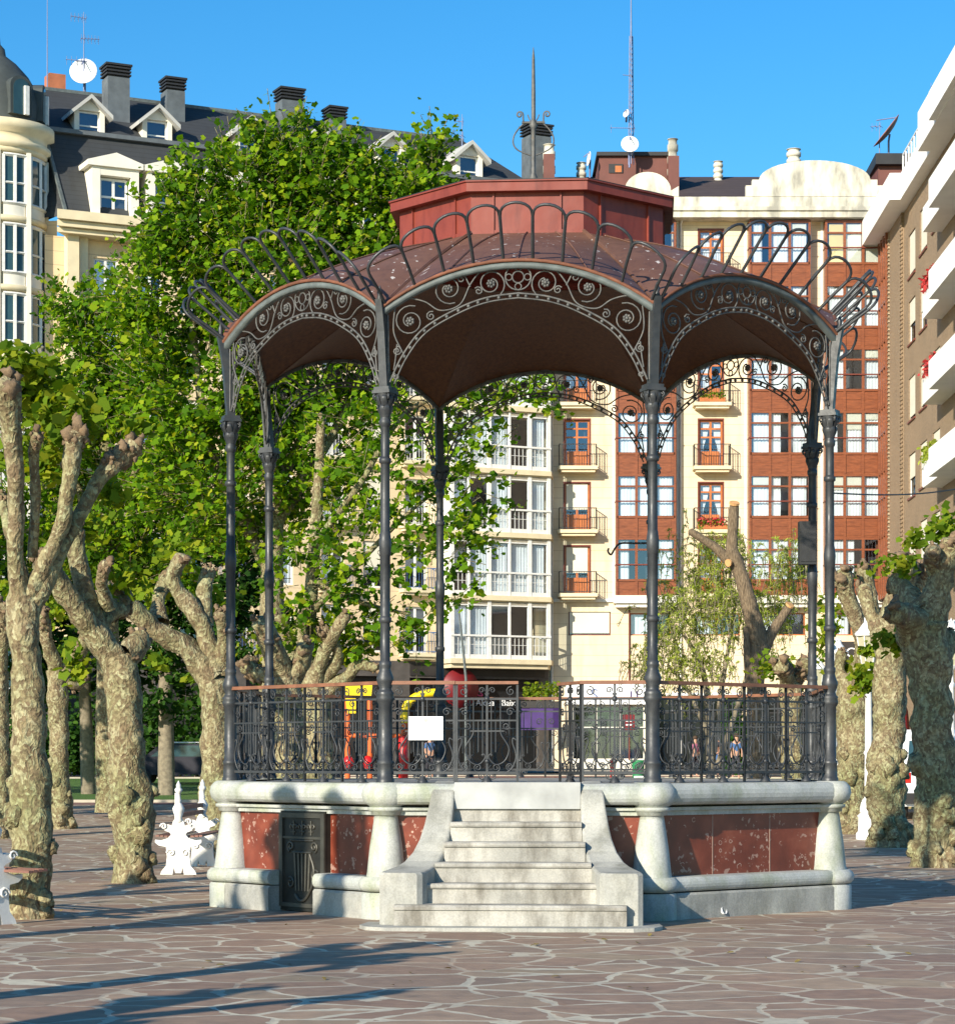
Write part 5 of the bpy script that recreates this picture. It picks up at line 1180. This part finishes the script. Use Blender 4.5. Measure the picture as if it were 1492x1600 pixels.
# ground floor shops of the left building
zs = gfz
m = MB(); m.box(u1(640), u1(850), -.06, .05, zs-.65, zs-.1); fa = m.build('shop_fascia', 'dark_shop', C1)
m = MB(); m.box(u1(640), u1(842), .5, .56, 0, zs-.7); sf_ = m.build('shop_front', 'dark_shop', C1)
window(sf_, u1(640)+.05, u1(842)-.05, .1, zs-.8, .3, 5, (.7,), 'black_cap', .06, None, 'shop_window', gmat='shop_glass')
m = MB(); m.box(u1(812), u1(858), -1.1, -1.04, z1(835, 1141), z1(835, 1107)); aw = m.build('awning', 'awning_purple', C1); m = MB(); m.box(u1(825), u1(855), -1.12, -1.105, z1(835, 1140), z1(835, 1138)); m.build('awning_hem', 'sign_white', aw)
text_mesh('La Aldea   Baix', .42, 'sign_white', fa, (u1(765), -.1, z1(765, 1103)), depth=.02)
t_ = text_mesh('pinks', .5, 'pink_paint', fa, (u1(737), -.12, z1(737, 1088)), depth=.02)
m = MB(); m.lathe([(.0, 0), (.9, 0), (.9, .12), (.0, .12)], (0, 0, 0), 28); q = m.build('round_sign', 'sign_red', fa); q.matrix_local = Matrix.Translation((u1(711), -.5, z1(711, 1076))) @ Matrix.Rotation(R(90), 4, 'X')
m = MB()
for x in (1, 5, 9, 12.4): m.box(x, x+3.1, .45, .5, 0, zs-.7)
m.build('arcade_shade', 'dark_shop', C1)  # near-black sheets stand for the shade inside the arcade

# ---------------------------------------------------------------- right brick building
XK, YK = 18.83, 112.0; ang3 = -(math.pi/2-math.atan(.0328)) ; ang3 = math.atan2(-1, -.0328)
C3 = thing('apartment_building', 'tan brick apartment building with white balconies along the right edge', 'building', (XK, YK, G1), ang3)
L3 = 34.0
def u3(px): return ray_plane(px, (XK, YK), ang3)
def yw(px): return YK+u3(px)*math.sin(ang3)
def z3(px, py): return EYE+(HY-py)/FPX*yw(px)-G1
# local +y points to the left of the direction of travel: away from the square is +y ... facade normal faces -X
ny = 1 if math.cos(ang3+math.pi/2) > 0 else -1
M3 = Matrix.Scale(-1, 4, (0, 1, 0)) if ny < 0 else Matrix.Identity(4)
holes = []; W3 = []
for px, tops in ((1425, (361, 466, 587, 708, 828, 948)), (1443, (322, 443, 567, 690, 812, 935)), (1463, (283, 410, 545, 672, 800, 925))):
    for k, ty in enumerate(tops):
        u = u3(px); zt = z3(px, ty); h_ = (u-1.0, u+.9, zt-1.85, zt); holes.append(h_); W3.append((h_, k))
ztop = 24.4
m = MB(M=M3); wall_holes(m, 0, L3, 0, ztop, holes, 0, .2); m.build('wall', 'brick_wall', C3)
m = MB(M=M3); m.box(0, L3, .5, 10, 0, ztop); m.build('interior', 'room_dark', C3)
m = MB(M=M3); m.box(3.5, 7.4, -.12, -.0, 4, ztop); m.build('brick_pier', 'brick_wall', C3)
for x0, x1, ya, yb in ((3.42, 3.75, -.19, -.12), (7.1, 7.46, -.15, -.1)):
    m = MB(M=M3); m.box(x0+.08, x1-.08, ya+.03, yb, 4, ztop-.02)
    for i in range(109): z = 4+i*.185; m.box(x0, x1, ya, yb+.002, z, z+.09)
    m.build('quoin', 'brick_wall', C3)
for i, (h_, k) in enumerate(W3):
    a, b, c, d_ = h_; window(C3, a, b, c, d_, .08, 1, (), 'white_paint', .06, 'blind' if i % 2 else 'blindlow', M=M3)
    m = MB(M=M3); m.box(a-.08, b+.08, -.06, .02, c-.08, c-.003); m.build('sill', 'frame_maroon', C3)
# timber gallery on the far corner
for f in range(6):
    z0 = Z(348+98.6*(f+1)); zt = Z(348+98.6*f); m = MB(M=M3); x0, x1 = 0, 3.35
    m.box(.1, 3.35, -.20, -.1, z0, z0+.95)
    for j in range(5): x = .1+3.2*j/4; m.box(x-.07, x+.07, -.26, -.1, z0, zt)
    m.box(.1, 3.35, -.24, -.1, zt-.15, zt-.003); m.box(.1, 3.35, -.25, -.1, z0+1.6, z0+1.68)
    o = m.build('bay_window', 'bay_wood', C3); g = MB(M=M3); g.add([(.1, -.15, z0+.95), (3.35, -.15, z0+.95), (3.35, -.15, zt), (.1, -.15, zt)], [(0, 1, 2, 3)]); g.build('pane', 'window_glass', o)
    curtain(o, .2, 3.3, z0+1, zt-.1, -.09, M=M3)
m = MB(M=M3); m.box(.05, 3.4, -.04, .0, 4, ztop); m.build('bay_core', 'frame_maroon', C3)
# balconies
for py, n_ in ((232, 0), (362, 1), (498, 2), (632, 3), (762, 4), (892, 5)):
    ua = u3(1444)+7.5; zb = z3(1444, py)*.0+0
    # small planter balcony then a deeper one nearer the viewer
    y_ = 94.3; ul = (YK-y_); zt = EYE+(HY-py)/FPX*y_-G1
    m = MB(M=M3); m.box(ul, ul+4.2, -.75, 0, zt, zt+.16); m.box(ul, ul+4.2, -.75, -.62, zt+.161, zt+.95); m.box(ul, ul+.13, -.619, 0, zt+.161, zt+.95); o = m.build('balcony', 'white_render', C3)
    y2_ = 89.6; ul2 = YK-y2_; zt2 = zt-.12
    m = MB(M=M3); m.box(ul2, ul2+8, -1.25, 0, zt2, zt2+.2); m.box(ul2, ul2+8, -1.25, -1.10, zt2+.201, zt2+1.05); m.box(ul2, ul2+.15, -1.099, 0, zt2+.201, zt2+1.05); o2 = m.build('balcony', 'white_render', C3)
    g = MB(M=M3); g.box(ul2+.5, ul2+2.8, .0-.01, .02, zt2+.3, zt2+2.4); g.build('balcony_door', 'black_cap', C3)
    if py in (498, 632, 762):
        pts = np.stack([RNG.uniform(ul+.4, ul+3.5, 200), RNG.normal(-.8, .08, 200), zt+.9+RNG.uniform(0, .6, 200)], 1)
        if ny < 0: pts[:, 1] *= -1
        leaves('plant', {498: 'flower_red', 632: 'flower_red', 762: 'willow_leaf'}[py], o, pts, .09, shape='oval')
# white roof terrace slabs
zs = z3(1397, 385)
def slab3(u0, u1_, out, z0_, z1_, mt='white_render', nm='roof_terrace'):
    m = MB(M=M3); m.box(u0, u1_, -out, .3, z0_, z1_); return m.build(nm, mt, C3)
slab3(.2, 9.8, .95, ztop+.02, ztop+1.15); slab3(9.81, 17.88, .5, ztop+.02, ztop+1.12); slab3(17.9, L3, .98, ztop+.02, ztop+1.55)
m = MB(M=M3)
for u in np.arange(9.9, 17.5, .8): m.bar((u, -.4, ztop+1.12), (u, -.4, ztop+1.9), .06)
m.bar((9.9, -.4, ztop+1.9), (17.5, -.4, ztop+1.9), .06); m.build('terrace_rail', 'white_paint', C3)
m = MB(M=M3); m.box(L3, L3+.3, .301, 10.2, 0, ztop); m.box(L3, L3+.3, -.0, .3, 0, ztop); m.build('end_wall', 'brick_wall', C3)
m = MB(M=M3); m.box(0, L3+.3, .31, 10.2, ztop+.01, ztop+.2); m.build('roof_slab', 'soffit_grey', C3)
m = MB(M=M3); m.box(2, L3, 1.0, 9, ztop+.201, ztop+1.8); m.build('penthouse', 'penthouse_paint', C3)
# ================================================================== ROOF GEAR
def dish(label, px, py, d, r, sq=1.0, mat='dish_white', rot=(R(75), 0, 0), mast_to=None, fr=None):
    p = S(px, py, d); t = thing('satellite_dish', label, 'satellite dish', p)
    m = MB(); prof_ = [(0.001, 0), (r*.4, .03*r), (r*.75, .11*r), (r, .22*r), (r*1.0, .25*r), (r*.75, .15*r), (r*.4, .07*r), (.001, .04*r)]; m.lathe(prof_, (0, 0, 0), 22)
    m.v = [tuple(Matrix.Rotation(rot[2], 4, 'Z') @ Matrix.Rotation(rot[0], 4, 'X') @ Vector(v)) for v in m.v]; m.build('reflector', mat, t)
    a = MB(); M = Matrix.Rotation(rot[2], 4, 'Z') @ Matrix.Rotation(rot[0], 4, 'X'); a.tube([tuple(M @ Vector((0, r*.9, .2*r))), tuple(M @ Vector((0, .1*r, r*.95)))], .03, 5); a.tube([(0, 0, -.05), (0, .3, -.3), (0, .3, -(mast_to or 1))], .05, 6); a.build('arm', 'mast_grey', t); return t
dish('large white satellite dish above the slate roof at the upper left', 131, 113, 108, .62, mast_to=1.6)
dish('round white dish at the foot of the tall lattice mast', 984, 226, 114, .42, mast_to=1.0)
dish('small white dish clamped halfway up the tall mast', 979, 177, 114, .19, mast_to=.1, rot=(R(80), 0, R(-50)))
dish('white dish turned edge-on beside the small roof house', 922, 248, 114.6, .35, mast_to=1.5, rot=(R(82), 0, R(-78)))
dish('brown dish seen from the side at the upper right, tilted to the sky', 1390, 208, 116, .95, mat='dish_brown', rot=(R(52), 0, R(-88)), mast_to=1.3)
def mast(name, label, px, py0, py1, d, lattice, bars=()):
    a = S(px, py0, d); b = S(px, py1, d); t = thing(name, label, 'antenna', a); h = b.z-a.z; m = MB()
    if lattice:
        hh = h*.66; w_ = .14
        for i in range(3):
            an = i*2.094+.5; m.tube([(w_*math.cos(an), w_*math.sin(an), -.5), (w_*.6*math.cos(an), w_*.6*math.sin(an), hh)], .028, 4)
        n_ = 22
        for j in range(n_):
            for i in range(3):
                a0 = i*2.094+.5; a1 = (i+1)*2.094+.5; f0 = 1-.4*j/n_; f1 = 1-.4*(j+1)/n_
                m.tube([(w_*f0*math.cos(a0), w_*f0*math.sin(a0), hh*j/n_), (w_*f1*math.cos(a1), w_*f1*math.sin(a1), hh*(j+1)/n_)], .016, 3)
        m.tube([(0, 0, hh-.3), (0, 0, h)], [.05, .015], 5)
    else: m.tube([(0, 0, -.6), (0, 0, h)], [.035, .015], 5)
    m.build('mast', 'mast_grey', t)
    if bars:
        q = MB()
        for (pz, L_, n_, an) in bars:
            z = S(px, pz, d).z-a.z; dx, dy = math.cos(an), math.sin(an); q.tube([(-dx*L_*.2, -dy*L_*.2, z), (dx*L_, dy*L_, z+.05)], .02, 4)
            for j in range(n_): u = (-.15+1.1*j/max(1, n_-1))*L_; hl = .30-.015*j; q.tube([(dx*u-dy*hl, dy*u+dx*hl, z), (dx*u+dy*hl, dy*u-dx*hl, z)], .012, 3); q.tube([(dx*u, dy*u, z-.2), (dx*u, dy*u, z+.2)], .012, 3)
        q.build('aerial', 'mast_grey', t)
    return t
mast('lattice_mast', 'tall bluish lattice radio mast on the small brown roof house', 986, 240, -40, 114.3, True, ((200, 1.0, 2, R(175)), (118, .4, 1, R(180))))
mast('roof_aerial', 'television aerial with several crossbars above the large white dish at the upper left', 131, 128, 18, 108, False, ((28, .6, 5, R(200)), (60, .7, 6, R(20)), (95, .8, 5, R(190))))
mast('roof_aerial', 'thin plain whip aerial at the far upper left', 74, 140, -20, 107, False)
mast('roof_aerial', 'short aerial on the slate ridge behind the tallest tree', 722, 226, 178, 112, False, ((190, .35, 3, R(180)), (212, .3, 3, R(160))))
mast('roof_aerial', 'small spindly aerial by the brown dish at the upper right', 1374, 245, 190, 116, False, ((197, .4, 3, R(150)),))
mast('roof_aerial', 'slender aerial on the white roof terrace at the upper right edge', 1466, 150, 118, 95, False, ((136, .3, 3, R(170)),))
# ================================================================== STREET LAMPS (white cast iron)
def street_lamp(label, px, py_base, d, H=4.25):
    t = thing('street_lamp', label, 'street lamp', (S(px, 0, d).x, d, ground(d)), 0, 'white cast iron lamps right of the bandstand')
    m = MB(); m.lathe([(.24, 0), (.24, .12), (.20, .16), (.20, .42), (.22, .45), (.14, .52), (.11, .70), (.13, .74), (.08, .80), (.075, 1.6), (.10, 1.64), (.07, 1.70), (.06, 2.9), (.09, 2.96), (.05, 3.02), (.045, 3.25), (.12, 3.30), (.13, 3.34)], (0, 0, 0), 14)
    for an in range(4): a = an*math.pi/2; m.tube([(math.cos(a)*r, math.sin(a)*r, z) for r, z in catmull([(.08, .74), (.12, .70), (.14, .62), (.15, .52)], 4)], .018, 5)
    m.build('post', 'white_paint', t)
    l = MB(); l.lathe([(.13, 3.34), (.22, 3.86)], (0, 0, 0), 6, None, False); l.build('lamp_glass', 'lamp_glass', t)
    c = MB(); c.lathe([(.25, 3.86), (.27, 3.90), (.24, 3.94), (.20, 3.97), (.14, 4.06), (.09, 4.12), (.085, 4.16), (.05, 4.18)], (0, 0, 0), 12)
    for j in range(6): a = j*math.pi/3; c.bar((.133*math.cos(a), .133*math.sin(a), 3.34), (.225*math.cos(a), .225*math.sin(a), 3.86), .018); c.lathe([(.018, 0), (.012, .05), (.001, .08)], (.07*math.cos(a), .07*math.sin(a), 4.16), 5)
    c.lathe([(.03, 4.16), (.035, 4.2), (.003, 4.27)], (0, 0, 0), 8); c.build('lamp_cap', 'white_paint', t); return t
street_lamp('white cast iron street lamp between the two right-hand tree trunks', 1357, 0, 45.5)
street_lamp('white street lamp seen against the dark sign just right of the bandstand', 1309, 0, 58, 4.25)
street_lamp('white street lamp half hidden behind the right-hand columns', 1279, 0, 76)
street_lamp('white street lamp at the right edge behind the shaded tree', 1486, 0, 47)
# ================================================================== BENCHES
def bench(label, x, y, rz, L_=1.9, z=0, over=0):
    t = thing('double_bench', label, 'bench', (x, y, z), rz, 'white cast iron double benches')
    for s_ in (0, L_):
        m = MB(); T_ = .035
        for sg in (-1, 1):
            P = [(0, .02), (sg*.04, .02), (sg*.06, .10), (sg*.08, .0), (sg*.25, 0), (sg*.23, .05), (sg*.17, .12), (sg*.155, .25), (sg*.17, .38), (sg*.27, .40), (sg*.32, .44), (sg*.32, .48), (sg*.24, .47), (sg*.14, .50), (sg*.10, .55), (0, .55)]
            if sg < 0: P = P[::-1]
            m.slab(P, s_-T_, s_+T_)
            P = [(0, .55), (sg*.10, .55), (sg*.12, .58), (sg*.18, .60), (sg*.205, .63), (sg*.19, .68), (sg*.14, .69), (sg*.09, .67), (sg*.07, .74), (0, .74)]
            if sg < 0: P = P[::-1]
            m.slab(P, s_-T_+.004, s_+T_-.004)
            m.tube([(sg*x, s_-T_-.01, z_) for x, z_ in spiral(.20, .66, .05, .01, 0, 1.2, 10)], .012, 5)
            m.tube([(sg*x, s_-T_-.01, z_) for x, z_ in spiral(.10, .30, .06, .01, 0, 1.3, 10)], .014, 5)
        m.lathe([(.03, .70), (.07, .74), (.045, .78), (.075, .86), (.085, .91), (.05, .97), (.03, 1.0), (.045, 1.02), (.03, 1.05), (.028, 1.12), (.05, 1.14), (.055, 1.17), (.03, 1.20), (.035, 1.23), (.004, 1.29)], (0, s_, 0), 12)
        m.box(-.05, -.02, s_-.02, s_+.02, .74, 1.12)
        m.build('end_frame', 'white_paint', t)
    b = MB()
    for sg in (-1, 1):
        for j in range(4): x0 = .10+j*.058; b.box(min(sg*x0, sg*(x0+.048)), max(sg*x0, sg*(x0+.048)), (T_+.001 if not over or sg < 0 else -over), L_-T_-.001, .505+.004*j, .53+.004*j)
    b.build('seat', 'seat_wood', t)
    b = MB()
    for z0 in (.78, .88): b.box(-.02, .02, T_+.001, L_-T_-.001, z0, z0+.06)
    b.build('backrest', 'seat_wood', t); return t
bench('white iron double bench with finials beside the burly tree left of the bandstand', S(279, 0, 33.0).x, 33.0, R(-1), 2.5)
bench('white iron double bench cut by the left edge in front of the nearest trunk', -4.64, 23.0, R(48), 1.7, over=.42)
bpy.data.objects  # keep
# ================================================================== VEHICLE
def van(label, x, y, rz, z):
    t = thing('parked_van', label, 'van', (x, y, z), rz)
    m = MB(); W_ = .95
    side = [(0, .35), (0, 1.05), (.10, 1.9), (.25, 2.05), (3.3, 2.05), (3.75, 1.85), (4.3, 1.20), (5.0, 1.02), (5.15, .6), (5.1, .35)]
    rows = []
    for w_, dz in ((-W_, -.0), (-W_*.96, .0), (W_*.96, .0), (W_, 0)):
        rows.append([(w_, s_+(.03 if abs(w_) == W_ else 0), z_-(.06 if abs(w_) == W_ and z_ > 1.5 else 0)) for s_, z_ in side])
    m.sheet(rows, False); m.add(rows[0], [tuple(range(len(side)))]); m.add(rows[-1], [tuple(range(len(side)-1, -1, -1))]); m.box(-W_*.95, W_*.95, .02, 5.1, .32, .36)
    body = m.build('body', 'van_paint', t)
    g = MB(); g.slab([(-.86, 1.10), (.86, 1.10), (.80, 1.80), (-.80, 1.80)], -.012, .10); g.v = [(x_, y_+(z_-1.1)*.115, z_) for x_, y_, z_ in g.v]; g.build('rear_window', 'van_glass', t)
    for sg in (-1, 1):
        g = MB(); g.add([(sg*(W_+.004), s_, z_) for s_, z_ in ((.5, 1.15), (3.2, 1.15), (3.1, 1.8), (.55, 1.8))], [(0, 1, 2, 3)]); g.build('side_window', 'van_glass', t)
        l = MB(); l.box(sg*.86-.08, sg*.86+.08, -.02, .1, .85, 1.08); l.build('tail_light', 'tail_red', t)
        for yy in (.95, 4.2):
            w_ = MB(); M = Matrix.Translation((sg*.82, yy, .33)) @ Matrix.Rotation(R(90), 4, 'Y'); w_.lathe([(.20, -.1), (.31, -.1), (.33, -.06), (.33, .06), (.31, .1), (.20, .1)], (0, 0, 0), 20); w_.v = [tuple(M @ Vector(v)) for v in w_.v]; wh = w_.build('wheel', 'tyre', t)
            r_ = MB(); r_.lathe([(.001, -.05), (.19, -.05), (.21, .05), (.001, .05)], (0, 0, 0), 16); r_.v = [tuple(M @ Vector(v)) for v in r_.v]; r_.build('rim', 'dish_white', wh)
    b = MB(); b.box(-.93, .93, -.10, .06, .38, .62); b.build('bumper', 'tyre', t)
    p = MB(); p.box(-.62, -.18, -.115, -.101, .48, .60); pl_ = p.build('number_plate', 'sign_white', t); text_mesh('35', .11, 'black_cap', pl_, (-.33, -.118, .50), depth=.002)
    m = MB(); m.box(-.7, .7, -.02, .04, .72, .98); m.build('tailgate_panel', 'van_paint', t); return t
van('white van parked behind the right-hand trees, seen from the rear', S(1477, 0, 54).x, 54, 0, ground(54))
# ================================================================== PLAY EQUIPMENT, BINS, UMBRELLA
d = 43.5; gz = ground(d); p = S(600, 0, d)
t = thing('play_frame', 'yellow and red playground frame seen through the railing left of the notice', 'play equipment', (p.x, d, gz))
def lx(px): return S(px, 0, d).x-p.x
def lz(py): return S(0, py, d).z-gz
m = MB(); m.slab([(lx(540), lz(1070)), (lx(582), lz(1070)), (lx(580), lz(1090)), (lx(560), lz(1092)), (lx(556), lz(1115)), (lx(543), lz(1115)), (lx(540), lz(1092))], -.06, .06); m.build('panel', 'play_yellow', t)
m = MB(); m.tube([(lx(x), 0, lz(y)) for x, y in catmull([(632, 1130), (633, 1108), (645, 1092), (665, 1084), (690, 1082)], 5)], .075, 10); m.build('arch', 'play_yellow', t)
m = MB(); m.lathe([(.09, 0), (.09, lz(1190)), (.105, lz(1188)), (.085, lz(1182)), (.09, lz(1150))], (lx(630), 0, 0), 14); m.build('red_post', 'slide_red', t)
m = MB(); m.tube([(lx(543), 0, 0), (lx(543), 0, lz(1092))], .05, 8); m.tube([(lx(578), 0, 0), (lx(578), 0, lz(1090))], .05, 8); m.tube([(lx(543), 0, lz(1150)), (lx(630), 0, lz(1150))], .04, 8); m.tube([(lx(632), 0, lz(1152)), (lx(632), 0, lz(1128))], .06, 8); m.build('post', 'orange_cloth', t)
for px in (545, 575): m = MB(); m.ball((lx(px), -.1, lz(1192)), .10, 10, 1.3); m.build('bobble', 'slide_red', t)
d = 84; t = thing('litter_bin', 'green litter bin with a white label, seen left of the front right column', 'litter bin', (S(997, 0, d).x, d, ground(d)))
m = MB(); m.lathe([(.18, 0), (.22, .75), (.25, .8), (.25, .84), (.2, .86)], (0, 0, 0), 14); m.build('body', 'bin_green', t); m = MB(); m.box(-.16, .16, -.24, -.22, .08, .30); m.build('label', 'sign_white', t)
d = 88; t = thing('closed_parasol', 'closed red parasol beside the right-hand trees', 'parasol', (S(1410, 0, d).x, d, ground(d)))
m = MB(); m.tube([(0, 0, 0), (0, 0, 3.1)], .03, 6); m.build('pole', 'white_paint', t); m = MB(); m.lathe([(.22, 1.0), (.30, 1.3), (.26, 2.0), (.2, 2.6), (.06, 3.0)], (0, 0, 0), 12, [0, .3, .3, .3, 0]); m.build('canopy', 'sign_red', t)
# sloping flagpole
t = thing('flagpole', 'thin grey pole leaning in front of the white glazed bays', 'pole', (S(731, 0, 100).x, 100, ground(100)))
m = MB(); a = S(728, 1060, 100)-Vector(t.location); b = S(716, 945, 100)-Vector(t.location); m.tube([(a.x, 0, 0), tuple(a), tuple(b)], [.07, .06, .04], 7); m.build('shaft', 'band_grey', t)
bush('orange-green bush in a planter in front of the drainpipe between the two facades', 'planter_bush', 'bush', S(818, 0, 98).x, S(874, 0, 98).x, 98, zat(1098, 98), .75, 700, 'tuft_leaf', None, .07)
x0, x1 = S(814, 0, 98).x, S(877, 0, 98).x; t = thing('terrace_screen', 'cafe terrace screen with a purple panel under the orange-green bush', 'screen', ((x0+x1)/2, 98, ground(98))); hw = (x1-x0)/2; zt = zat(1098, 98)-ground(98)
m = MB(); m.box(-hw, hw, -.25, .25, zt-.22, zt+.05); m.build('planter_box', 'dark_shop', t); m = MB(); m.box(-hw, hw-.35, -.2, -.15, zat(1141, 98)-ground(98), zt-.25); m.build('panel', 'awning_purple', t)
for sg in (-1, 1): m = MB(); m.box(sg*(hw-.04)-.03, sg*(hw-.04)+.03, -.03, .03, 0, zt-.22); m.build('post', 'iron_black', t)
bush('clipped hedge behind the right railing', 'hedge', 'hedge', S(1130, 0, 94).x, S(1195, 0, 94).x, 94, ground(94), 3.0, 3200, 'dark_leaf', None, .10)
bush('dark shrubs added to deepen the shade behind the left trunks', 'shade_shrubs', 'shrub', S(-60, 0, 93.5).x, S(345, 0, 93.5).x, 93.5, ground(93.5), 3.4, 9000, 'dark_leaf', None, .13, 1.2)  # dark foliage put in to darken the ground under the left trees
# ================================================================== PEOPLE
def person(label, px, d, h=1.7, top='cloth_blue', legs='cloth_dark', lean=0.0, rz=0, arm=.0):
    z = ground(d); t = thing('person', label, 'person', (S(px, 0, d).x, d, z), rz); s_ = h/1.75
    def skin(name, mat, chains):
        me = bpy.data.meshes.new(name); V, E_, Rr = [], [], []
        for ch in chains:
            for i, (x, y, zz, r) in enumerate(ch):
                key = None
                for q, v in enumerate(V):
                    if abs(v[0]-x*s_)+abs(v[1]-y*s_)+abs(v[2]-zz*s_) < 1e-5: key = q
                if key is None: V.append((x*s_, y*s_, zz*s_)); Rr.append(r*s_); key = len(V)-1
                if i: E_.append((pk, key))
                pk = key
        me.from_pydata(V, E_, []); o = bpy.data.objects.new(name, me); COL.objects.link(o); o.parent = t
        md = o.modifiers.new('skin', 'SKIN'); 
        for i, r in enumerate(Rr): me.skin_vertices[0].data[i].radius = (r, r*.85)
        me.skin_vertices[0].data[0].use_root = True
        o.modifiers.new('sub', 'SUBSURF').levels = 1; o.modifiers['sub'].render_levels = 1
        me.materials.append(MATS[mat]); return o
    L = lean
    body = [[(0, 0, .95, .12), (0, -L*.3, 1.15, .12), (0, -L*.6, 1.38, .14), (0, -L*.8, 1.50, .06), (0, -L, 1.58, .085), (0, -L, 1.70, .085)],
            [(0, -L*.6, 1.38, .14), (.17, -L*.6, 1.38, .06), (.22, -.02-L, 1.12, .045), (.20, -.12-L-arm, .92, .035), (.19, -.18-L-arm, .85, .03)], [(0, -L*.6, 1.38, .14), (-.17, -L*.6, 1.38, .06), (-.22, 0-L, 1.12, .045), (-.20, -.08-L, .90, .035), (-.2, -.10-L, .82, .03)],
            [(0, 0, .95, .12), (.09, 0, .88, .085), (.10, -.02, .50, .06), (.11, .02, .08, .045), (.11, -.12, .04, .035)], [(0, 0, .95, .12), (-.09, 0, .88, .085), (-.11, .04, .50, .06), (-.12, .10, .08, .045), (-.12, -.02, .04, .035)]]
    skin('body', 'skin', body)
    skin('shirt', top, [[(0, 0, .98, .135), (0, -L*.3, 1.15, .135), (0, -L*.6, 1.38, .155), (0, -L*.75, 1.46, .08)], [(0, -L*.6, 1.38, .155), (.175, -L*.6, 1.37, .075), (.215, -.02-L, 1.16, .06)], [(0, -L*.6, 1.38, .155), (-.175, -L*.6, 1.37, .075), (-.215, 0-L, 1.16, .06)]])
    skin('trousers', legs, [[(0, 0, .98, .13), (.09, 0, .88, .10), (.10, -.02, .50, .075), (.11, .02, .12, .06)], [(0, 0, .98, .13), (-.09, 0, .88, .10), (-.11, .04, .50, .075), (-.12, .10, .12, .06)]])
    m = MB(); m.ball((0, -L*s_+.015, 1.695*s_), .108*s_, 10, .9); m.build('hair', 'hair_brown', t)
person('person in a blue shirt leaning forward, seen through the right railing', 1150, 92, 1.72, 'cloth_blue', 'cloth_dark', .12)
person('person in a pink top sitting area side, standing left of the one in blue', 1086, 95, 1.6, 'cloth_pink', 'cloth_dark', .02, R(40))
person('person in dark clothes beside the lit shop window', 1118, 96, 1.72, 'cloth_dark', 'cloth_blue', .0, R(-30))
person('small child in bright red standing before the white shop front', 957, 90, .95, 'cloth_red', 'cloth_red', .05)
person('person in dark blue standing behind the notice on the railing', 672, 93, 1.7, 'cloth_blue', 'cloth_dark', .03, R(20))
# parked car on the shaded side of the square at left
d = 84; t = thing('parked_car', 'dark car with a pale roof line parked in the shade behind the left trunks', 'car', (S(285, 0, d).x, d, ground(d)), R(90))
m = MB(); side = [(-2.1, .35), (-2.15, .8), (-1.9, .95), (-1.3, 1.4), (.6, 1.45), (1.2, 1.0), (2.0, .85), (2.1, .35)]
m.slab(side, -.8, .8); m.v = [(y*1.0, x, z) for x, y, z in m.v]; m.build('body', 'cloth_dark', t)
for sg in (-1, 1): g = MB(); g.add([(sg*.805, s_, z_) for s_, z_ in ((-1.5, .98), (1.0, .98), (.5, 1.38), (-1.2, 1.35))], [(0, 1, 2, 3)]); g.build('side_window', 'van_glass', t)
m = MB(); m.box(-.7, .7, -1.2, .55, 1.452, 1.49); m.build('roof_panel', 'dish_white', t)
for sg in (-1, 1):
    for yy in (-1.3, 1.3):
        w_ = MB(); M = Matrix.Translation((sg*.72, yy, .31)) @ Matrix.Rotation(R(90), 4, 'Y'); w_.lathe([(.18, -.1), (.31, -.09), (.31, .09), (.18, .1)], (0, 0, 0), 18); w_.v = [tuple(M @ Vector(v)) for v in w_.v]; w_.build('wheel', 'tyre', t)
